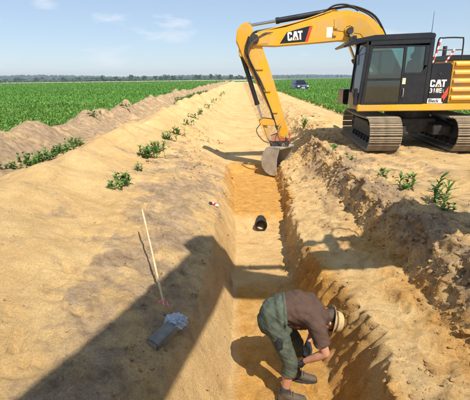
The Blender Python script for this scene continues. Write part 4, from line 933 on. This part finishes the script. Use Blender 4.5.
def field_pts(x0, side, ymin):
    out = []; h = []
    for (ya, yb, row, stp, sc_) in ((ymin, 26, .36, .22, .42), (26, 45, .45, .33, .50), (45, 80, .75, .6, .66), (80, 150, 1.3, 1.1, .85), (150, 350, 3.2, 3.0, 1.1)):
        wid = .72 * yb + 4
        nx = int((wid - x0) / row); ny = int((yb - ya) / stp)
        gx, gy = np.meshgrid(x0 + row * np.arange(nx), ya + stp * np.arange(ny))
        gx = gx + rs.uniform(-.12, .12, gx.shape) * row / .42; gy = gy + rs.uniform(-.5, .5, gy.shape) * stp
        k = (gx < .72 * gy + 4); gx, gy = gx[k], gy[k]
        out.append(np.stack([side * gx, gy], 1)); h.append(sc_ * rs.uniform(.75, 1.2, len(gx)))
    return np.concatenate(out), np.concatenate(h)
pl, hl = field_pts(7.7, -1, 6.0); crop('crop_plants', 'dense green crop filling the field on the left', pl, hl, rs)
pr, hr = field_pts(5.3, 1, 15.5); crop('crop_plants', 'dense green crop filling the field behind the excavator', pr, hr, rs)
# closed canopy of the far field, stubble strip beyond it
def canopy_mat():
    m, nt, b = _nt('far_crop_canopy'); g = nt.nodes.new('ShaderNodeNewGeometry')
    n = _noise(nt, .9, 6, .7, g.outputs['Position']); n2 = _noise(nt, .03, 3, .5, g.outputs['Position'])
    c = _ramp(nt, n.outputs['Fac'], .3, .7, (.090, .215, .026, 1), (.155, .315, .05, 1)).outputs[0]
    c = _mix(nt, 1.0, c, _ramp(nt, n2.outputs['Fac'], .3, .7, (.85, .9, .8, 1), (1.1, 1.06, 1.0, 1)).outputs[0], 'MULTIPLY')
    nt.links.new(c, b.inputs['Base Color']); b.inputs['Roughness'].default_value = .8; _bump(nt, b, n.outputs['Fac'], 1.0, .3); return m
CAN = canopy_mat()
def sheet(name, x0, x1, y0, y1, z, mat, nx, ny, amp=0, sc_=1):
    gx, gy = np.meshgrid(np.linspace(x0, x1, nx), y0 * np.exp(np.linspace(0, math.log(y1 / y0), ny))); zz = z + amp * fbm(gx * sc_, gy * sc_, 3)
    V = np.stack([gx, gy, zz], -1).reshape(-1, 3); I = np.arange(nx * ny).reshape(ny, nx)
    return structure(np_mesh(name, V, np.stack([I[:-1, :-1], I[:-1, 1:], I[1:, 1:], I[1:, :-1]], -1).reshape(-1, 4), mat))
sheet('field', -420, -8.2, 30, 350, .20, CAN, 300, 120, .07, .8)
sheet('field', 5.9, 420, 30, 420, .20, CAN, 300, 120, .07, .8)
sheet('field', -8.19, 5.89, 236, 350, .20, CAN, 20, 40, .07, .8)
STUB = plain('pale_stubble', (.62, .52, .30), .9, 0, .12, .02)
sheet('stubble_field', -900, 60, 352, 620, .02, STUB, 40, 10)
MEADOW = plain('far_meadow', (.09, .15, .04), .9, 0, .25, .01)
sheet('meadow', -2500, 2500, 621, 3150, .03, MEADOW, 30, 10)
sheet('meadow', 61, 900, 421, 620, .03, MEADOW, 10, 10)

# ------------------------------------------------------------------ trees on the horizon
def tree_template(seed, wide):
    rs = np.random.RandomState(seed); tr = MB(); r_ = random.Random(seed)
    tr.tube([(0, 0, 0), (.02, .01, .25), (.0, .02, .55)], [.035, .026, .012], 7)
    for k in range(6):
        a = k * 1.05 + r_.uniform(-.3, .3); tr.tube([(0, 0, .22 + .05 * k), (.12 * wide * math.cos(a), .12 * wide * math.sin(a), .40 + .06 * k), (.24 * wide * math.cos(a), .24 * wide * math.sin(a), .5 + .06 * k)], [.014, .009, .004], 5)
    n = 900; cl = []
    cents = [(r_.gauss(0, .16) * wide, r_.gauss(0, .16) * wide, r_.uniform(.30, .86)) for _ in range(16)]
    V = []; Fq = []
    for i in range(n):
        c = cents[i % 16]; rr = .13 * wide * (1.15 - .5 * abs(c[2] - .55)); d = rs.normal(0, 1, 3); d /= np.linalg.norm(d); p = np.array(c) + d * rr * rs.uniform(.55, 1.05) * np.array([1, 1, .8])
        u = rs.normal(0, 1, 3); u /= np.linalg.norm(u); w = np.cross(u, rs.normal(0, 1, 3)); w /= np.linalg.norm(w); s = rs.uniform(.018, .038)
        o = len(V); V += [p - u * s - w * s * .6, p + u * s - w * s * .6, p + u * s + w * s * .6, p - u * s + w * s * .6]; Fq.append((o, o + 1, o + 2, o + 3))
    return tr, np.array(V), np.array(Fq)
TT = []
for s, wd in ((1, 1.0), (2, 1.35), (3, .85)):
    tr, V, Fq = tree_template(s, wd)
    t0 = tr.build('trunk', BARK); c0_ = np_mesh('crown', V, Fq, LEAF_T, False); TT.append((t0.data, c0_.data)); bpy.data.objects.remove(t0); bpy.data.objects.remove(c0_)
def pix_x(px, Yd): return (px - 240.8) / 385 * Yd * .955
def tree(px, Yd, h, k, lab, grp='trees along the horizon'):
    o = empty('tree', (pix_x(px, Yd), Yd, 0), px * 1.7); o.scale = (h, h, h); tag(o, lab, 'tree', grp)
    for nm, me in zip(('trunk', 'crown'), TT[k]):
        q = bpy.data.objects.new(nm, me); C.objects.link(q); q.parent = o
rt_ = random.Random(12)
for px, h, k, lab in ((15, 12, 1, 'round tree on the horizon nearest the left edge of the picture'), (35, 11, 1, 'broad tree on the left horizon, second from the left edge'),
                      (62, 10, 2, 'small tree on the left horizon standing below the wooded hill'), (102, 14, 0, 'tall dark round tree alone on the left horizon'),
                      (131, 14, 2, 'slender tree left of a pair on the left horizon'), (144, 12, 1, 'broad tree right of a pair on the left horizon'),
                      (166, 14, 0, 'dark tree on the horizon above the topsoil ridge'), (173, 12, 1, 'tree just right of the dark one above the ridge'),
                      (198, 13, 1, 'broad tree on the horizon left of the excavator stick'), (211, 14, 0, 'tall tree in the cluster left of the excavator stick'),
                      (219, 13, 1, 'tree in the cluster closest to the excavator stick'), (231, 12, 2, 'slender tree immediately left of the excavator stick')):
    tree(px, 640 + rt_.uniform(-15, 15), h * .74, k, lab)
for i in range(58):
    tree(rt_.uniform(-30, 268), 700 + rt_.uniform(0, 140), rt_.uniform(6, 10), rt_.choice((0, 1, 1, 2)), 'low tree in the hedge line along the far edge of the fields')
for i in range(30):
    tree(rt_.uniform(262, 480), 1000 + rt_.uniform(0, 250), rt_.uniform(5, 9), rt_.choice((0, 1, 2)), 'low hazy tree on the horizon right of the boom')
# wooded rise far away: one mass
def wood(name, x0, x1, Yd, hfun, lab, dens=5.0, rad=(5, 9, 4, 7), dep=160):
    rs = np.random.RandomState(9); n = int((x1 - x0) / 3.2 * dens); xs = rs.uniform(x0, x1, n); yy = Yd + rs.uniform(0, dep, n); V = []; Fq = []
    hh = hfun(xs) * rs.uniform(0.02, 1.0, n)
    iv = []
    for i in range(6):
        for j in range(8): iv.append((math.sin(math.pi * (i + .5) / 6) * math.cos(j * math.pi / 4), math.sin(math.pi * (i + .5) / 6) * math.sin(j * math.pi / 4), math.cos(math.pi * (i + .5) / 6)))
    iv = np.array(iv); ff = np.array([(i * 8 + j, (i + 1) * 8 + j, (i + 1) * 8 + (j + 1) % 8, i * 8 + (j + 1) % 8) for i in range(5) for j in range(8)])
    P = iv[None] * (1 + .35 * rs.rand(n, len(iv), 1)) * np.stack([rs.uniform(rad[0], rad[1], n), rs.uniform(rad[0], rad[1], n), rs.uniform(rad[2], rad[3], n)], 1)[:, None, :] + np.stack([xs, yy, hh], 1)[:, None, :]
    Q = (ff[None] + (np.arange(n) * len(iv))[:, None, None]).reshape(-1, 4)
    return stuff(np_mesh(name, P.reshape(-1, 3), Q, LEAF_T, False), lab, 'wood')
wood('distant_wood', -1500, -40, 2100, lambda x: 9 + 20 * np.exp(-((x + 1150) / 420) ** 2) + 8 * np.exp(-((x + 300) / 200) ** 2), 'long wooded rise in the blue haze on the left horizon')
wood('hedge_belt', -560, 60, 720, lambda x: 1.5 + 2.2 * (vnoise(x * .02, x * 0 + 3.3) + .6).clip(0) , 'low overgrown hedge along the far edge of the left field', 3.0, (2, 4, 1.2, 2.6), 30)
wood('distant_wood', 40, 1500, 2500, lambda x: 10 + 5 * np.sin(x / 200), 'thin hazy belt of forest on the right horizon')

# ------------------------------------------------------------------ the parked car
CARP = painted('dark_blue_car_paint', (.018, .030, .085), dust=(.2, .18, .15), amount=.15, rough=.25)
CARG = plain('dark_car_glass', (.012, .015, .018), .06); LAMP = plain('headlamp', (.85, .86, .88), .12, 0, .03); PLATE = plain('number_plate', (.8, .8, .78), .4, 0, .05)
TYRE = plain('tyre', (.02, .02, .02), .85); RIM = plain('rim', (.5, .5, .52), .3, .9, .1)
car = empty('parked_car', (8.75, 60, 0), R(-90 + 6)); tag(car, 'dark blue car parked in the green field right of the boom, seen from the front', 'car')
def loft(secs, name, mat, parent):
    mb = MB(); n = len(secs[0]); vs = [p for s in secs for p in s]
    mb.add(vs, [(i * n + j, i * n + (j + 1) % n, (i + 1) * n + (j + 1) % n, (i + 1) * n + j) for i in range(len(secs) - 1) for j in range(n)] + [tuple(range(n - 1, -1, -1)), tuple(range((len(secs) - 1) * n, len(secs) * n))])
    o = mb.build(name, mat, parent, .02); bm = bmesh.new(); bm.from_mesh(o.data); bmesh.ops.recalc_face_normals(bm, faces=bm.faces[:]); bm.to_mesh(o.data); bm.free(); return o
def sec(x, w, z0, z1): return [(x, -w, z0 + .06), (x, -w * .9, z0), (x, w * .9, z0), (x, w, z0 + .06), (x, w, z1 - .14), (x, w * .88, z1), (x, -w * .88, z1), (x, -w, z1 - .14)]
bd = loft([sec(2.15, .72, .30, .72), sec(2.05, .84, .24, .84), sec(1.4, .90, .22, .98), sec(.8, .91, .22, 1.04), sec(-1.2, .91, .22, 1.06), sec(-2.0, .86, .26, 1.04), sec(-2.15, .76, .34, .96)], 'body', CARP, car)
def sec2(x, w0, z0, w1, z1): return [(x[0], -w0, z0), (x[0], w0, z0), (x[1], w1, z1), (x[1], -w1, z1)]
mbc = MB(); mbc.add([(1.0, -.82, 1.02), (1.0, .82, 1.02), (-2.05, .80, 1.03), (-2.05, -.80, 1.03), (.30, -.64, 1.58), (.30, .64, 1.58), (-1.65, .63, 1.60), (-1.65, -.63, 1.60)], [(0, 1, 5, 4), (1, 2, 6, 5), (2, 3, 7, 6), (3, 0, 4, 7), (4, 5, 6, 7), (3, 2, 1, 0)])
cabn = mbc.build('cabin', CARP, car, .04)
MB().add([(.985, -.72, 1.06), (.985, .72, 1.06), (.36, .57, 1.545), (.36, -.57, 1.545)], [(0, 1, 2, 3)]).add([(.975, -.72, 1.05), (.975, .72, 1.05), (.35, .57, 1.535), (.35, -.57, 1.535)], [(3, 2, 1, 0)]).build('windscreen', CARG, cabn)
for s in (-1, 1):
    MB().prism([(.72, 1.10), (.26, 1.50), (-1.55, 1.52), (-1.80, 1.10)], s * .60, s * .83).build('side_window', CARG, cabn, .02) if False else None
    lw_ = MB().box(1.98, 2.15, s * .66 - .17, s * .66 + .17, .62, .80).build('headlight', LAMP, bd, .03)
    MB().box(.86, .98, s * .98 - .10, s * .98 + .10, 1.02, 1.16).build('wing_mirror', CARP, bd, .03)
    for xx in (1.35, -1.35):
        wh = MB().cyl((xx, s * .92, .33), (xx, s * .70, .33), .33, n=24).build('wheel', TYRE, car, .03)
        MB().cyl((xx, s * .925, .33), (xx, s * .915, .33), .21, n=20).build('rim', RIM, wh)
MB().box(2.12, 2.165, -.42, .42, .60, .74).build('grille', RUBBER, bd, .01)
MB().box(2.165, 2.18, -.26, .26, .44, .56).build('number_plate', PLATE, bd, .004)
MB().box(2.06, 2.17, -.75, .75, .28, .40).build('bumper', RUBBER, bd, .03)

# ------------------------------------------------------------------ loose clods and crumbs (too many to count)
def clods(name, label, n, region, size, seed, tiny=False):
    rs = np.random.RandomState(seed); P = []
    bm = bmesh.new(); bmesh.ops.create_icosphere(bm, subdivisions=1, radius=1); iv = np.array([v.co[:] for v in bm.verts]); ff = np.array([[v.index for v in f.verts] for f in bm.faces]); bm.free()
    if tiny: iv = np.array([(1, 0, 0), (-1, 0, 0), (0, 1, 0), (0, -1, 0), (0, 0, 1), (0, 0, -.4)], float); ff = np.array([(0, 2, 4), (2, 1, 4), (1, 3, 4), (3, 0, 4), (2, 0, 5), (1, 2, 5), (3, 1, 5), (0, 3, 5)])
    r0, r1 = np.searchsorted(ys, region[2]), np.searchsorted(ys, region[3])
    rr = r0 + ((r1 - r0) * rs.rand(n * 3) ** 1.0).astype(int); cc = rs.randint(0, X.shape[1], n * 3)
    k = (X[rr, cc] > region[0]) & (X[rr, cc] < region[1]) & (rs.rand(n * 3) < .25 + .75 * np.clip(clod[cc], 0, 1)) & ((T[cc] < 10.05) | (T[cc] > 10.95) | (rs.rand(n * 3) < .3))
    k &= (fbm(X[rr, cc] * 1.3, Y[rr, cc] * 1.3, 3) > rs.uniform(-.7, .3, n * 3))
    rr, cc = rr[k][:n], cc[k][:n]; m = len(rr)
    s = size[0] * (size[1] / size[0]) ** (rs.rand(m) ** 4)
    base = np.stack([X[rr, cc] + rs.uniform(-.02, .02, m), Y[rr, cc] + rs.uniform(-.02, .02, m), Z[rr, cc] + s * .05], 1)
    q = iv[None] * (1 + .95 * (rs.rand(m, len(iv), 1) - .5)) * s[:, None, None] * rs.uniform(.7, 1.25, (m, 1, 3)) * np.array([1, 1, .75])
    V = (q + base[:, None, :]).reshape(-1, 3); Fc = (ff[None] + (np.arange(m) * len(iv))[:, None, None]).reshape(-1, 3)
    o = stuff(np_mesh(name, V, Fc, SOIL, False), label, 'soil clods')
    pad = 6
    for nm, arr in (('topsoil', top), ('damp', dmp)):
        val = np.clip(arr[rr, cc + pad] + (rs.uniform(-.1, .5, m) if nm == 'topsoil' else 0), 0, 1)
        a_ = o.data.attributes.new(nm, 'FLOAT', 'POINT'); a_.data.foreach_set('value', np.repeat(val, len(iv)).astype(np.float32))
clods('soil_clods', 'crumbs and clods of soil strewn over the right bench and bank', 11000, (1.1, 4.2, 1.6, 9.0), (.004, .034), 1)
clods('soil_clods', 'crumbly lumps of soil along the cut face of the right bank', 9000, (1.85, 2.75, 1.6, 13.0), (.005, .045), 6)
clods('soil_clods', 'crumbs of sand and soil strewn over the left bank', 6000, (-3.4, -.2, 1.6, 9.0), (.004, .026), 2)
clods('soil_clods', 'clods lying around the excavator and the far trench', 3500, (-2.6, 6.5, 9.0, 17.0), (.010, .075), 3)
clods('soil_crumbs', 'fine loose crumbs scattered over the left bank', 24000, (-3.2, -.1, 1.7, 7.5), (.0025, .010), 11, True)
clods('soil_crumbs', 'fine loose crumbs scattered over the right bench and trench wall', 24000, (.9, 3.4, 1.7, 7.5), (.0025, .011), 12, True)
clods('soil_clods', 'loose sand crumbs on the trench floor', 700, (-.2, 1.1, 1.8, 12.0), (.005, .03), 4)

# ------------------------------------------------------------------ summer haze: one closed box of thin even air
hz = MB().box(-3200, 3200, -80, 3400, -2.6, 62).build('haze', bpy.data.materials.new('summer_haze'), None, smooth=False); hz['kind'] = 'stuff'
hm = hz.data.materials[0]; hm.use_nodes = True; hm.node_tree.nodes.remove(hm.node_tree.nodes['Principled BSDF'])
pv_ = hm.node_tree.nodes.new('ShaderNodeVolumePrincipled'); pv_.inputs['Density'].default_value = .00026; pv_.inputs['Color'].default_value = (.72, .84, 1.0, 1); pv_.inputs['Anisotropy'].default_value = .1
hm.node_tree.links.new(pv_.outputs[0], hm.node_tree.nodes['Material Output'].inputs['Volume'])
